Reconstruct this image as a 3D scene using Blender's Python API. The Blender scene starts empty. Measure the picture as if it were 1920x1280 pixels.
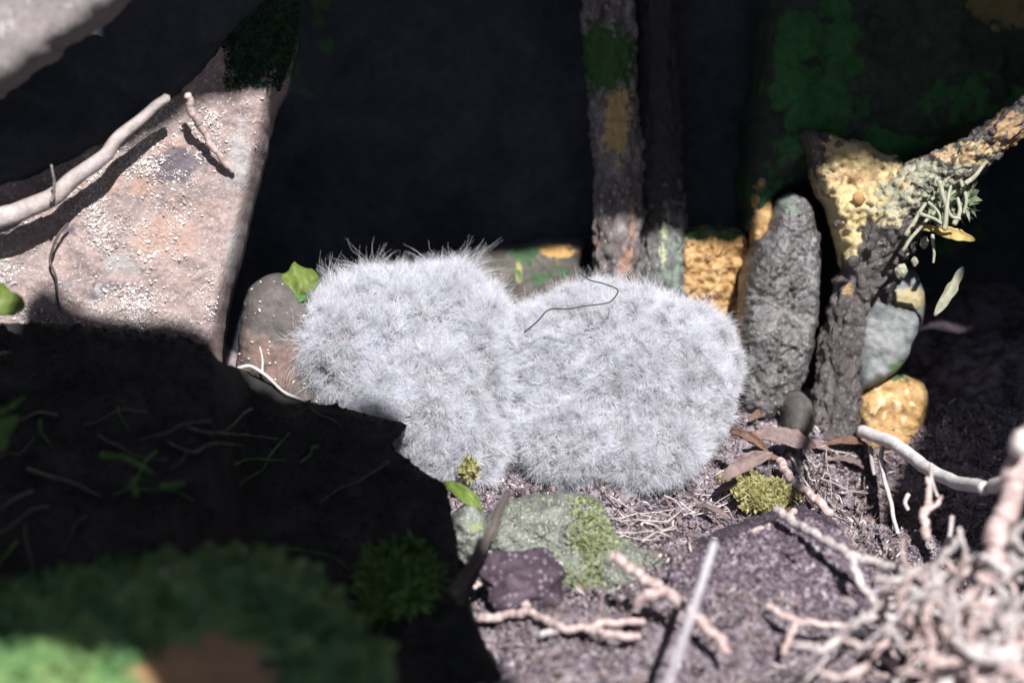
import bpy, bmesh, math, random
import numpy as np
from mathutils import Vector, Matrix, noise
from mathutils.geometry import delaunay_2d_cdt

random.seed(7)
rng = np.random.default_rng(7)
sc = bpy.context.scene
COL = sc.collection
R = math.radians

# ------------------------------------------------------------------ camera
PITCH = R(25)
CAM = np.array([0.0, -1.11, 0.606])
RIGHT = np.array([1.0, 0.0, 0.0])
UP = np.array([0.0, math.sin(PITCH), math.cos(PITCH)])
FWD = np.array([0.0, math.cos(PITCH), -math.sin(PITCH)])
K = 36.0 / 85.0 / 1920.0
cd = bpy.data.cameras.new('camera')
cam = bpy.data.objects.new('camera', cd)
COL.objects.link(cam)
cam.location = CAM
cam.rotation_euler = (math.pi / 2 - PITCH, 0, 0)
cd.lens = 85; cd.sensor_width = 36
cd.clip_start = 0.02; cd.clip_end = 500
cd.dof.use_dof = True
cd.dof.focus_distance = 1.255
cd.dof.aperture_fstop = 4.2
cd.dof.aperture_blades = 7
sc.camera = cam

# ------------------------------------------------------------------ light
SA, SB = 0.20, 0.577                                   # sun: rise to the right and up per metre towards the camera
SUNV = SA * RIGHT + SB * UP - FWD
SUNV = SUNV / np.linalg.norm(SUNV)
elev = math.asin(SUNV[2]); azim = math.atan2(SUNV[0], SUNV[1])
W = bpy.data.worlds.new('World'); sc.world = W; W.use_nodes = True
wn = W.node_tree
bg = wn.nodes['Background']
sky = wn.nodes.new('ShaderNodeTexSky')
sky.sky_type = 'NISHITA'; sky.sun_disc = False
sky.sun_elevation = elev; sky.sun_rotation = azim
wn.links.new(sky.outputs[0], bg.inputs[0])
bg.inputs[1].default_value = 0.05
sl = bpy.data.lights.new('sun', 'SUN'); sl.energy = 5.0; sl.angle = R(0.53); sl.color = (1.0, 0.965, 0.93)
so = bpy.data.objects.new('sun', sl); COL.objects.link(so)
so.rotation_euler = Vector(SUNV).to_track_quat('Z', 'Y').to_euler()
so.location = Vector(SUNV) * 5
sc.view_settings.view_transform = 'Standard'
sc.view_settings.look = 'None'
sc.view_settings.exposure = 0.75
sc.view_settings.gamma = 1.0
sc.view_settings.use_curve_mapping = False
try:
    sc.cycles_curves.shape = 'RIBBONS'
except Exception:
    pass

# ------------------------------------------------------------------ helpers
def P(px, py, d):
    px = np.asarray(px, float); py = np.asarray(py, float); d = np.asarray(d, float)
    s = K * d
    return (CAM + np.multiply.outer((px - 960) * s, RIGHT) + np.multiply.outer((640 - py) * s, UP)
            + np.multiply.outer(d, FWD))

def tag(o, label=None, cat=None, group=None, kind=None):
    if label: o['label'] = label
    if cat: o['category'] = cat
    if group: o['group'] = group
    if kind: o['kind'] = kind
    return o

def nz(pts, scale, octv=4, H=0.9, seed=0.0):
    off = Vector((seed * 3.17, seed * 1.31, -seed * 2.23))
    return np.array([noise.fractal(Vector(p) * scale + off, H, 2.1, octv) for p in pts])

def ridge(pts, scale, octv=4, seed=0.0):
    off = Vector((seed * 3.17, seed * 1.31, -seed * 2.23))
    return np.array([noise.ridged_multi_fractal(Vector(p) * scale + off, 0.9, 2.1, octv, 1.0, 2.0) for p in pts])

def domes(pts, scale, seed=0.0):
    """rounded grains with creases between them, 0 in the crease .. 1 on top"""
    off = Vector((seed * 3.17, seed * 1.31, -seed * 2.23))
    out = np.empty(len(pts))
    for i, p in enumerate(pts):
        d = noise.voronoi(Vector(p) * scale + off)[0]
        out[i] = min(1.0, (d[1] - d[0]) * 1.6)
    return out

def link_mesh(name, verts, faces, m, parent=None, smooth=True, masks=None, centre=True):
    """verts in world space; the origin goes to the middle of the foot of the piece"""
    verts = np.asarray(verts, float)
    if parent is not None:
        org = np.array(parent['_org'])
    elif centre:
        org = np.array([verts[:, 0].mean(), verts[:, 1].mean(), verts[:, 2].min()])
    else:
        org = np.zeros(3)
    me = bpy.data.meshes.new(name)
    me.from_pydata((verts - org).tolist(), [], faces)
    me.update()
    if smooth:
        me.polygons.foreach_set('use_smooth', [True] * len(me.polygons))
    if masks is not None:
        at = me.color_attributes.new('masks', 'FLOAT_COLOR', 'POINT')
        c = masks
        at.data.foreach_set('color', c.ravel())
    me.materials.append(m)
    o = bpy.data.objects.new(name, me)
    COL.objects.link(o)
    o['_org'] = [float(v) for v in org]
    if parent is not None:
        o.parent = parent
    else:
        o.location = org
    return o

# --- materials
def _n(nt, t, **kw):
    n = nt.nodes.new(t)
    for k, v in kw.items():
        setattr(n, k, v)
    return n

def mat(name, cols, scale=60, rough=0.85, bump=0.4, bscale=500, spec=0.25, speck=None, speck_scale=900, speck_amt=0.62,
        patches=(), stretch=(1, 1, 1), dist=1.0, transl=0.0, coat=None):
    """cols: ramp of base colours over noise; speck: colour of small voronoi flecks; patches: up to three colours mixed by the
    mask attribute of the mesh (edges broken with noise)"""
    m = bpy.data.materials.new(name); m.use_nodes = True
    nt = m.node_tree; L = nt.links.new
    b = nt.nodes['Principled BSDF']
    b.inputs['Roughness'].default_value = rough
    b.inputs['Specular IOR Level'].default_value = spec
    tc = _n(nt, 'ShaderNodeTexCoord'); mp = _n(nt, 'ShaderNodeMapping')
    mp.inputs['Scale'].default_value = stretch
    L(tc.outputs['Object'], mp.inputs[0])
    n1 = _n(nt, 'ShaderNodeTexNoise'); n1.inputs['Scale'].default_value = scale
    n1.inputs['Detail'].default_value = 9; n1.inputs['Roughness'].default_value = 0.62; n1.inputs['Distortion'].default_value = dist
    L(mp.outputs[0], n1.inputs['Vector'])
    cr = _n(nt, 'ShaderNodeValToRGB'); e = cr.color_ramp.elements
    k = len(cols); lo, hi = 0.3, 0.7
    while len(e) < k: e.new(0.5)
    for i, c in enumerate(cols):
        e[i].position = lo + (hi - lo) * i / max(1, k - 1); e[i].color = (*c, 1)
    L(n1.outputs[0], cr.inputs[0])
    out = cr.outputs[0]
    n2 = _n(nt, 'ShaderNodeTexNoise'); n2.inputs['Scale'].default_value = bscale
    n2.inputs['Detail'].default_value = 6; n2.inputs['Roughness'].default_value = 0.65
    L(mp.outputs[0], n2.inputs['Vector'])
    # fine value grain
    gr = _n(nt, 'ShaderNodeMapRange'); gr.inputs[1].default_value = 0.3; gr.inputs[2].default_value = 0.7
    gr.inputs[3].default_value = 0.72; gr.inputs[4].default_value = 1.25
    L(n2.outputs[0], gr.inputs[0])
    def mixc(fac, a, c, blend='MIX'):
        x = _n(nt, 'ShaderNodeMix', data_type='RGBA', blend_type=blend)
        if isinstance(fac, (int, float)): x.inputs[0].default_value = fac
        else: L(fac, x.inputs[0])
        L(a, x.inputs[6])
        if isinstance(c, tuple): x.inputs[7].default_value = (*c, 1)
        else: L(c, x.inputs[7])
        return x.outputs[2]
    if speck:
        v = _n(nt, 'ShaderNodeTexVoronoi'); v.inputs['Scale'].default_value = speck_scale
        L(tc.outputs['Object'], v.inputs['Vector'])
        sc_ = _n(nt, 'ShaderNodeSeparateColor'); L(v.outputs['Color'], sc_.inputs[0])
        t1 = _n(nt, 'ShaderNodeMath', operation='GREATER_THAN'); t1.inputs[1].default_value = speck_amt
        L(sc_.outputs[0], t1.inputs[0])
        t2 = _n(nt, 'ShaderNodeMath', operation='LESS_THAN'); t2.inputs[1].default_value = 0.42
        L(v.outputs['Distance'], t2.inputs[0])
        t3 = _n(nt, 'ShaderNodeMath', operation='MULTIPLY'); L(t1.outputs[0], t3.inputs[0]); L(t2.outputs[0], t3.inputs[1])
        out = mixc(t3.outputs[0], out, speck)
    if patches:
        at = _n(nt, 'ShaderNodeVertexColor', layer_name='masks')
        sp = _n(nt, 'ShaderNodeSeparateColor'); L(at.outputs[0], sp.inputs[0])
        n3 = _n(nt, 'ShaderNodeTexNoise'); n3.inputs['Scale'].default_value = scale * 2.2; n3.inputs['Detail'].default_value = 7
        L(tc.outputs['Object'], n3.inputs['Vector'])
        for i, c in enumerate(patches):
            a1 = _n(nt, 'ShaderNodeMath', operation='MULTIPLY_ADD'); L(n3.outputs[0], a1.inputs[0]); a1.inputs[1].default_value = 1.7; L((list(sp.outputs) + [at.outputs['Alpha']])[i], a1.inputs[2])
            mr = _n(nt, 'ShaderNodeMapRange'); mr.inputs[1].default_value = 1.28; mr.inputs[2].default_value = 1.42
            L(a1.outputs[0], mr.inputs[0])
            out = mixc(mr.outputs[0], out, c)
    mm = _n(nt, 'ShaderNodeMix', data_type='RGBA', blend_type='MULTIPLY'); mm.inputs[0].default_value = 0.85
    L(out, mm.inputs[6])
    cmb = _n(nt, 'ShaderNodeCombineColor')
    for i in range(3): L(gr.outputs[0], cmb.inputs[i])
    L(cmb.outputs[0], mm.inputs[7])
    out = mm.outputs[2]
    L(out, b.inputs['Base Color'])
    if bump:
        bp = _n(nt, 'ShaderNodeBump'); bp.inputs['Strength'].default_value = bump; bp.inputs['Distance'].default_value = 0.0022
        L(n2.outputs[0], bp.inputs['Height']); L(bp.outputs[0], b.inputs['Normal'])
    if transl:
        tr = _n(nt, 'ShaderNodeBsdfTranslucent'); L(out, tr.inputs[0])
        ms = _n(nt, 'ShaderNodeMixShader'); ms.inputs[0].default_value = transl
        L(b.outputs[0], ms.inputs[1]); L(tr.outputs[0], ms.inputs[2])
        L(ms.outputs[0], nt.nodes['Material Output'].inputs[0])
    return m

# --- solids
def inpoly(pts, poly):
    x, y = pts[:, 0], pts[:, 1]; ins = np.zeros(len(pts), bool)
    n = len(poly); j = n - 1
    for i in range(n):
        xi, yi = poly[i]; xj, yj = poly[j]
        c = ((yi > y) != (yj > y)) & (x < (xj - xi) * (y - yi) / (yj - yi + 1e-12) + xi)
        ins ^= c; j = i
    return ins

def dist_poly(pts, poly):
    best = np.full(len(pts), 1e9)
    for i in range(len(poly)):
        a = poly[i - 1]; b = poly[i]; ab = b - a
        t = np.clip(((pts - a) @ ab) / (ab @ ab + 1e-12), 0, 1)
        best = np.minimum(best, np.linalg.norm(pts - a - t[:, None] * ab, axis=1))
    return best

def dense(poly, step, jit=0.0, seed=0, soft=True):
    poly = np.asarray(poly, float)
    if soft:                                            # one Chaikin pass keeps the corners a little round
        q = 0.82 * poly + 0.18 * np.roll(poly, -1, 0); r = 0.18 * poly + 0.82 * np.roll(poly, -1, 0)
        poly = np.stack([q, r], 1).reshape(-1, 2)
    out = []
    for i in range(len(poly)):
        a = poly[i]; b = poly[(i + 1) % len(poly)]
        n = max(1, int(np.linalg.norm(b - a) / step))
        for k in range(n):
            out.append(a + (b - a) * k / n)
    out = np.array(out)
    if jit:
        j = np.array([[noise.fractal(Vector((x * .03, y * .03, seed + 7.7)), 0.8, 2, 4),
                       noise.fractal(Vector((x * .03, y * .03, seed + 31.1)), 0.8, 2, 4)] for x, y in out])
        out = out + j * jit
    return out

def solid(poly, depth, thick, rim=30, bulge=0.02, step=6, rough=0.002, rscale=60, rg=0.0, rgscale=120, jit=4, seed=0,
          soft=True, paint=None, toworld=None, axis=None, tilt=(0, 0), flare=1.0):
    """a stone: outline in px, front bulged and broken up with noise, sides and back going back by `thick` metres"""
    poly = np.asarray(poly, float)
    ring = dense(poly, step, jit, seed, soft)
    lo = ring.min(0); hi = ring.max(0)
    gx, gy = np.meshgrid(np.arange(lo[0], hi[0], step), np.arange(lo[1], hi[1], step * 0.87))
    gx = gx + (np.arange(gx.shape[0]) % 2)[:, None] * step * 0.5
    g = np.stack([gx.ravel(), gy.ravel()], 1)
    g = g + rng.normal(0, step * 0.08, g.shape)
    g = g[inpoly(g, ring)]
    dd = dist_poly(g, ring)
    g = g[dd > step * 0.6]; dd = dd[dd > step * 0.6]
    nb = len(ring)
    pts = np.concatenate([ring, g])
    r = delaunay_2d_cdt([Vector(p) for p in pts], [(i, (i + 1) % nb) for i in range(nb)], [], 1, 1e-6)
    v2 = np.array([tuple(v) for v in r[0]]); faces = [tuple(f) for f in r[2]]
    orig = r[3]
    isb = np.array([any(o < nb for o in oo) if oo else True for oo in orig])
    d2 = dist_poly(v2, ring); d2[isb] = 0
    cx, cy = ring.mean(0)
    dp = depth(v2[:, 0], v2[:, 1]) if callable(depth) else depth + tilt[0] * (v2[:, 0] - cx) + tilt[1] * (v2[:, 1] - cy)
    tw = toworld or P
    ax = FWD if axis is None else axis
    base = tw(v2[:, 0], v2[:, 1], dp)
    prof = np.sqrt(np.clip(1 - (1 - np.clip(d2 / rim, 0, 1)) ** 2, 0, 1))
    h = prof * bulge
    fade = np.clip(d2 / (step * 2), 0.15, 1)
    h = h + fade * rough * nz(base, rscale, 5, 0.8, seed)
    if rg:
        h = h + fade * rg * (domes(base + 0.0015 * nz(base, rgscale, 2, .8, seed)[:, None], rgscale, seed) - .5) * (1 + .8 * nz(base, rgscale * .3, 2, .8, seed + 2))
    front = base - ax[None, :] * h[:, None]
    # boundary loop from the faces
    cnt = {}
    for f in faces:
        for i in range(len(f)):
            e = (f[i], f[(i + 1) % len(f)])
            cnt[e] = cnt.get(e, 0) + 1
    nxt = {a: b for (a, b) in cnt if (b, a) not in cnt}
    verts = [front]; allf = list(faces); n = len(front)
    if nxt:
        s = next(iter(nxt)); loop = [s]; 
        while True:
            t = nxt.get(loop[-1])
            if t is None or t == s or len(loop) > len(nxt): break
            loop.append(t)
        lb = base[loop]; c = lb.mean(0)
        jn = nz(lb, 40, 3, 0.9, seed + 5)[:, None]
        m1 = lb + ax * thick * 0.5 + (lb - c) * (0.04 + 0.05 * jn) * flare
        m2 = lb + ax * thick + (c - lb) * 0.12 * min(1.0, abs(flare))
        q = len(loop)
        verts += [m1, m2]
        for lvl, (A, B) in enumerate(((None, n), (n, n + q))):
            for i in range(q):
                j = (i + 1) % q
                a0 = loop[i] if A is None else A + i; a1 = loop[j] if A is None else A + j
                allf.append((a1, a0, B + i, B + j))
        allf.append(tuple(n + q + i for i in range(q))[::-1])
        v2 = np.concatenate([v2, v2[loop], v2[loop]])
    V = np.concatenate(verts)
    # faces turned so that the front looks at the camera
    f0 = allf[len(faces) // 2]
    nn = np.cross(V[f0[1]] - V[f0[0]], V[f0[2]] - V[f0[0]])
    if nn @ ax > 0:
        allf = [f[::-1] for f in allf]
    masks = None
    if paint:
        masks = paintmask(v2, paint)
    return V, allf, masks

def paintmask(v2, paint):
    masks = np.zeros((len(v2), 4))
    for ch, items in enumerate(paint):
        for (x, y, rx, ry, s) in items:
            q = np.sqrt(((v2[:, 0] - x) / rx) ** 2 + ((v2[:, 1] - y) / ry) ** 2)
            masks[:, ch] = np.maximum(masks[:, ch], s * np.clip(1.6 - q, 0, 1) ** .8)
    return masks

def crs(pts, n):
    """Catmull-Rom through pts (any columns), n samples per span"""
    p = np.asarray(pts, float)
    p = np.concatenate([[2 * p[0] - p[1]], p, [2 * p[-1] - p[-2]]])
    out = []
    for i in range(1, len(p) - 2):
        t = np.linspace(0, 1, n, endpoint=False)[:, None]
        a, b, c, d = p[i - 1], p[i], p[i + 1], p[i + 2]
        out.append(0.5 * (2 * b + (c - a) * t + (2 * a - 5 * b + 4 * c - d) * t ** 2 + (3 * b - a - 3 * c + d) * t ** 3))
    out.append(p[-2][None, :])
    return np.concatenate(out)

def tube(path, rad, sides=8, rough=0.0, rscale=100, seed=0, stretch=0.25, flat=1.0):
    """path (n,3) world, rad (n,) metres -> verts, faces with round ends"""
    path = np.asarray(path, float); rad = np.broadcast_to(np.asarray(rad, float), (len(path),)).copy()
    n = len(path)
    tan = np.gradient(path, axis=0); tan /= np.linalg.norm(tan, axis=1)[:, None] + 1e-12
    a = np.cross(tan[0], [0.3, 0.9, 0.2]); a /= np.linalg.norm(a)
    A = []
    for i in range(n):
        a = a - tan[i] * (a @ tan[i]); a /= np.linalg.norm(a); A.append(a.copy())
    A = np.array(A); B = np.cross(tan, A)
    th = np.linspace(0, 2 * math.pi, sides, endpoint=False)
    dirs = np.cos(th)[None, :, None] * A[:, None, :] + np.sin(th)[None, :, None] * B[:, None, :] * flat
    r = rad[:, None] * np.ones(sides)
    if rough:
        L = np.concatenate([[0], np.cumsum(np.linalg.norm(np.diff(path, axis=0), axis=1))])
        q = np.stack([np.cos(th)[None, :] * rad[:, None], np.sin(th)[None, :] * rad[:, None],
                      (L * stretch)[:, None] * np.ones(sides)], -1).reshape(-1, 3)
        r = r + rough * (nz(q, rscale, 5, 0.8, seed).reshape(n, sides) + 0.75 * (domes(q + .001 * nz(q, 200, 2)[:, None], rscale * 1.25, seed + 3).reshape(n, sides) - .5))
    V = (path[:, None, :] + dirs * r[..., None]).reshape(-1, 3)
    F = []
    for i in range(n - 1):
        for k in range(sides):
            k2 = (k + 1) % sides
            F.append((i * sides + k, i * sides + k2, (i + 1) * sides + k2, (i + 1) * sides + k))
    e0 = path[0] - tan[0] * rad[0] * 0.6; e1 = path[-1] + tan[-1] * rad[-1] * 0.6
    V = np.concatenate([V, [e0, e1]])
    for k in range(sides):
        k2 = (k + 1) % sides
        F.append((n * sides, k2, k)); F.append((n * sides + 1, (n - 1) * sides + k, (n - 1) * sides + k2))
    return V, F

def join(parts):
    V = []; F = []; o = 0
    for v, f in parts:
        V.append(v); F += [tuple(i + o for i in q) for q in f]; o += len(v)
    return np.concatenate(V), F

OCT = np.array([[1, 0, 0], [-1, 0, 0], [0, 1, 0], [0, -1, 0], [0, 0, 1], [0, 0, -1]], float)
OCTF = np.array([[0, 2, 4], [2, 1, 4], [1, 3, 4], [3, 0, 4], [2, 0, 5], [1, 2, 5], [3, 1, 5], [0, 3, 5]])

def grains(pos, size, aniso=0.5):
    """many little angular crumbs as one mesh"""
    n = len(pos)
    s = size[:, None] * (1 + aniso * rng.uniform(-1, 1, (n, 3)))
    v = OCT[None] * s[:, None, :] * (1 + rng.uniform(-.3, .3, (n, 6, 1)))
    q = rng.normal(size=(n, 4)); q /= np.linalg.norm(q, axis=1)[:, None]
    w, x, y, z = q.T
    M = np.stack([np.stack([1 - 2 * (y * y + z * z), 2 * (x * y - z * w), 2 * (x * z + y * w)], -1),
                  np.stack([2 * (x * y + z * w), 1 - 2 * (x * x + z * z), 2 * (y * z - x * w)], -1),
                  np.stack([2 * (x * z - y * w), 2 * (y * z + x * w), 1 - 2 * (x * x + y * y)], -1)], 1)
    v = np.einsum('nij,nkj->nki', M, v) + pos[:, None, :]
    F = (OCTF[None] + (np.arange(n) * 6)[:, None, None]).reshape(-1, 3)
    return v.reshape(-1, 3), F.tolist()

def surf_points(V, F, n, face_dir=None, mindot=0.1, weight=None):
    tri = []
    for f in F:
        if len(f) > 8: continue
        for i in range(1, len(f) - 1): tri.append((f[0], f[i], f[i + 1]))
    tri = np.array(tri); a, b, c = V[tri[:, 0]], V[tri[:, 1]], V[tri[:, 2]]
    nr = np.cross(b - a, c - a); ar = np.linalg.norm(nr, axis=1) + 1e-15
    nr = nr / ar[:, None]; w = ar.copy()
    if face_dir is not None: w[nr @ face_dir < mindot] = 0
    if weight is not None: w = w * weight((a + b + c) / 3)
    k = rng.choice(len(tri), n, p=w / w.sum())
    u = rng.uniform(size=(n, 2)); fl = u.sum(1) > 1; u[fl] = 1 - u[fl]
    return a[k] + u[:, :1] * (b - a)[k] + u[:, 1:] * (c - a)[k], nr[k]

# ------------------------------------------------------------------ ground
def topx(p):
    r = np.asarray(p, float) - CAM
    d = r @ FWD
    return 960 + (r @ RIGHT) / (K * d), 640 - (r @ UP) / (K * d), d

MOUNDS = [(0.205, 0.03, 0.022, 0.03, -0.05),  # x, y, rx, ry, height
    (0.13, -0.13, 0.10, 0.07, 0.022), (0.05, -0.20, 0.09, 0.06, 0.012), (0.10, 0.10, 0.15, 0.06, 0.008),
    (0.30, -0.05, 0.10, 0.08, -0.035), (0.22, -0.30, 0.18, 0.10, 0.03), (-0.02, -0.02, 0.08, 0.04, 0.004)]
def gh(x, y):
    z = 0.0
    for (mx, my, rx, ry, h) in MOUNDS:
        q = ((x - mx) / rx) ** 2 + ((y - my) / ry) ** 2
        if q < 6: z += h * math.exp(-q)
    z += 0.007 * noise.fractal(Vector((x * 20, y * 20, 1.3)), 0.9, 2.1, 4)
    return z

def G(px, py, lift=0.0):
    """the point where the line of sight of a pixel meets the soil"""
    d = 0.75; dirv = (FWD + (px - 960) * K * RIGHT + (640 - py) * K * UP)
    while d < 1.7:
        p = CAM + dirv * d
        if p[2] < gh(p[0], p[1]) + lift: break
        d += 0.003
    return CAM + dirv * d

def Gd(px, py, lift=0.0):
    return topx(G(px, py, lift))[2]

def axis_grid(lo, hi, fine, far):
    mid = np.arange(lo, hi + 1e-9, fine); out = [mid]
    k = fine; a = []; b = []; x0 = lo; x1 = hi
    while x1 < far:
        k *= 1.35; x1 += k; x0 -= k; a.append(x0); b.append(x1)
    return np.concatenate([np.array(a[::-1]), mid, np.array(b)])

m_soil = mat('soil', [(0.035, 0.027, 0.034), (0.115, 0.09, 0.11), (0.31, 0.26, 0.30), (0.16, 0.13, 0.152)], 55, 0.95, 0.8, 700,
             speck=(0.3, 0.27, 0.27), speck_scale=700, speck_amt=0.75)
gx = axis_grid(-0.42, 0.42, 0.0022, 40); gy = axis_grid(-0.42, 0.2, 0.0022, 40)
XX, YY = np.meshgrid(gx, gy)
ZZ = np.zeros_like(XX)
for i in range(XX.shape[0]):
    for j in range(XX.shape[1]):
        x, y = XX[i, j], YY[i, j]
        z = gh(x, y)
        if abs(x) < 0.45 and -0.45 < y < 0.25:
            z += 0.004 * noise.fractal(Vector((x * 130, y * 130, 4.4)), 0.7, 2.1, 3)
        ZZ[i, j] = z
nxx, nyy = len(gx), len(gy)
gv = np.stack([XX.ravel(), YY.ravel(), ZZ.ravel()], 1)
gf = [(i * nxx + j, i * nxx + j + 1, (i + 1) * nxx + j + 1, (i + 1) * nxx + j) for i in range(nyy - 1) for j in range(nxx - 1)]
ground = link_mesh('ground', gv, gf, m_soil, centre=False)
tag(ground, 'crumbly grey brown soil floor of the nest hollow', kind='structure')

# ------------------------------------------------------------------ the hollow: stones added to shape sun and sky light, back rocks
SUNPLANE = 0.9
def sunpt(u, v, extra=0.0):
    """u, v name a sun ray; returns where it crosses the plane of the added shade stones"""
    u = np.asarray(u, float); v = np.asarray(v, float)
    d0 = 1.3
    p = CAM + np.multiply.outer(u - SA * d0, RIGHT) + np.multiply.outer(v - SB * d0, UP) + d0 * FWD
    tgt = P(960, 640, 1.3)
    t = SUNPLANE + (tgt - p) @ SUNV
    return p + np.multiply.outer(t, SUNV) + SUNV * extra

def uv_of(px, py, d):
    return (px - 960) * K * d + SA * d, (640 - py) * K * d + SB * d

m_block = mat('shade_stone', [(0.10, 0.09, 0.085), (0.2, 0.18, 0.17), (0.28, 0.26, 0.25)], 14, 0.9, 0.7, 120)
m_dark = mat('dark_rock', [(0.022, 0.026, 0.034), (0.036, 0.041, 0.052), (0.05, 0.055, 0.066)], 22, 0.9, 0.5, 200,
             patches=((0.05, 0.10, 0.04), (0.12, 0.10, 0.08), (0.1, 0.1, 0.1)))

def sun_block(poly, label, thick=0.12, seed=0):  # unseen stone added to cut the sunlight to the given outline
    q = np.asarray(poly, float) * 3000                   # a working unit for the outline grid
    def tw(a, b, d):
        return sunpt(a / 3000.0, b / 3000.0)
    V, F, _ = solid(q, 0.0, thick, rim=90, bulge=0.02, step=22, rough=0.008, rscale=12, jit=7, seed=seed, soft=True, toworld=tw,
                    axis=SUNV, flare=0.0)
    o = link_mesh('shade_stone', V, F, m_block)
    return tag(o, label, 'stone')

def U(px, py, d): return uv_of(px, py, d)
edge_top = [(0.034, 0.92), (0.034, 0.86), (0.036, 0.806), (0.052, 0.803), (0.060, 0.810), (0.0775, 0.822), (0.100, 0.836), U(470, 174, 1.233), U(760, 420, 1.36), U(900, 476, 1.385), U(1090, 458, 1.385),
            U(1120, 412, 1.347), U(1290, 402, 1.347), U(1400, 428, 1.35), U(1440, 352, 1.325), U(1530, 335, 1.315), U(1640, 325, 1.31),
            U(1760, 275, 1.285), U(1900, 212, 1.262), U(2010, 170, 1.25)]
edge_left = [(-.25, .668), (-.012, .668), (-.004, .70), (.001, .733), U(200, 590, 1.225), U(405, 606, 1.24), U(436, 690, 1.215), U(560, 745, 1.208), U(640, 745, 1.25),
             U(735, 800, 1.25), U(760, 850, 1.235), U(825, 920, 1.22), U(862, 1000, 1.17), U(897, 1150, 1.11), U(980, 1290, 1.06),
             U(1060, 1480, 1.0)]
UR = [U(2010, 176, 1.25), U(1935, 235, 1.255), U(1890, 300, 1.26), U(1840, 400, 1.27), U(1812, 500, 1.285), U(1735, 560, 1.33), U(1728, 800, 1.335), U(1700, 885, 1.27), U(1800, 955, 1.22),
      U(1900, 960, 1.16), U(2060, 1000, 1.1), U(2200, 1300, 1.0)]
b0 = edge_top[0]; b1 = edge_top[-1]
sun_block(edge_top + [(b1[0] + .5, b1[1] + .05), (b1[0] + .5, b1[1] + .75), (b0[0] + .01, b0[1] + .75), (b0[0] - .012, b0[1] + .3)],
     'broad rough overhang stone added out of view, its edge shaped to shade the back of the hollow', seed=1)
l0 = edge_left[0]; l1 = edge_left[-1]
sun_block(edge_left + [(.172, .30), (.06, .30), (.046, .376), (.034, .400), (.018, .392), (.002, .404), (-.012, .398), (-.03, .408), (-.08, .415), (l1[0] - .5, l1[1] + .08), (l0[0] - .5, l0[1] - .2), (l0[0] - .5, l0[1] + .02)],
     'long rough stone added out of view to shade the left side of the hollow', seed=2)
r0 = UR[0]; r1 = UR[-1]
sun_block(UR + [(r1[0] + .4, r1[1] - .05), (r0[0] + .5, r0[1] - .1), (r0[0] + .4, r0[1] + .02)],
     'rough stone added out of view to shade the right side of the hollow', seed=3)

# back of the hollow
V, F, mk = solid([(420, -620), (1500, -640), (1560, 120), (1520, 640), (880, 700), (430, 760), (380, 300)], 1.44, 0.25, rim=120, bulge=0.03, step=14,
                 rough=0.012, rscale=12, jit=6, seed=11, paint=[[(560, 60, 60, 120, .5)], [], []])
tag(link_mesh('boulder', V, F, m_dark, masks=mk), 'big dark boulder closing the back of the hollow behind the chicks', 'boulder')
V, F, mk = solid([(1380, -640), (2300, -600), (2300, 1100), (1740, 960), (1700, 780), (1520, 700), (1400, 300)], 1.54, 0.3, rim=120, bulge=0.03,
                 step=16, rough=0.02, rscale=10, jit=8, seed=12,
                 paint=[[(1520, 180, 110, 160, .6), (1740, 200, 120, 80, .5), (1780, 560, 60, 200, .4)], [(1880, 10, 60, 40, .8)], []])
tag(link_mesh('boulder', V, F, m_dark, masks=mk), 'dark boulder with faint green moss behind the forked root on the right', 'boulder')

def sky_block_boulder(cx, cy, rx, ry, rz, label, seed, m):  # unseen boulder added beside the hollow to keep sky light out
    bm = bmesh.new(); bmesh.ops.create_icosphere(bm, subdivisions=5, radius=1)
    V = np.array([v.co[:] for v in bm.verts]); F = [tuple(v.index for v in f.verts) for f in bm.faces]; bm.free()
    s = np.sign(V) * np.abs(V) ** 0.7
    W_ = s * np.array([rx, ry, rz])
    W_ = W_ * (1 + 0.12 * nz(V, 1.6, 5, 0.9, seed)[:, None])
    W_ += np.array([cx, cy, rz * 0.75])
    return tag(link_mesh('boulder', W_, F, m), label, 'boulder')
sky_block_boulder(-0.85, -0.35, 0.42, 0.85, 0.75, 'large grey boulder added out of view on the left to block sky light', 21, m_block)
sky_block_boulder(0.88, -0.35, 0.42, 0.85, 0.75, 'large grey boulder added out of view on the right to block sky light', 22, m_block)

m_hang = mat('shadow_root_bark', [(0.08, 0.065, 0.06), (0.14, 0.12, 0.11), (0.2, 0.17, 0.16)], 60, .9, .4, 400)
hp = [P(1530, 770, 1.30) + SUNV * .80, P(1514, 838, 1.27) + SUNV * .66, P(1503, 890, 1.245) + SUNV * .62, P(1492, 940, 1.22) + SUNV * .60]  # unseen root added to cast the dark bar on the soil
V, F = tube(crs(hp, 10), 0.0038, 10, .0006, 80, 3)
tag(link_mesh('root', V, F, m_hang), 'thin dark root added above the frame so that its shadow bars the soil', 'root')

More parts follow.
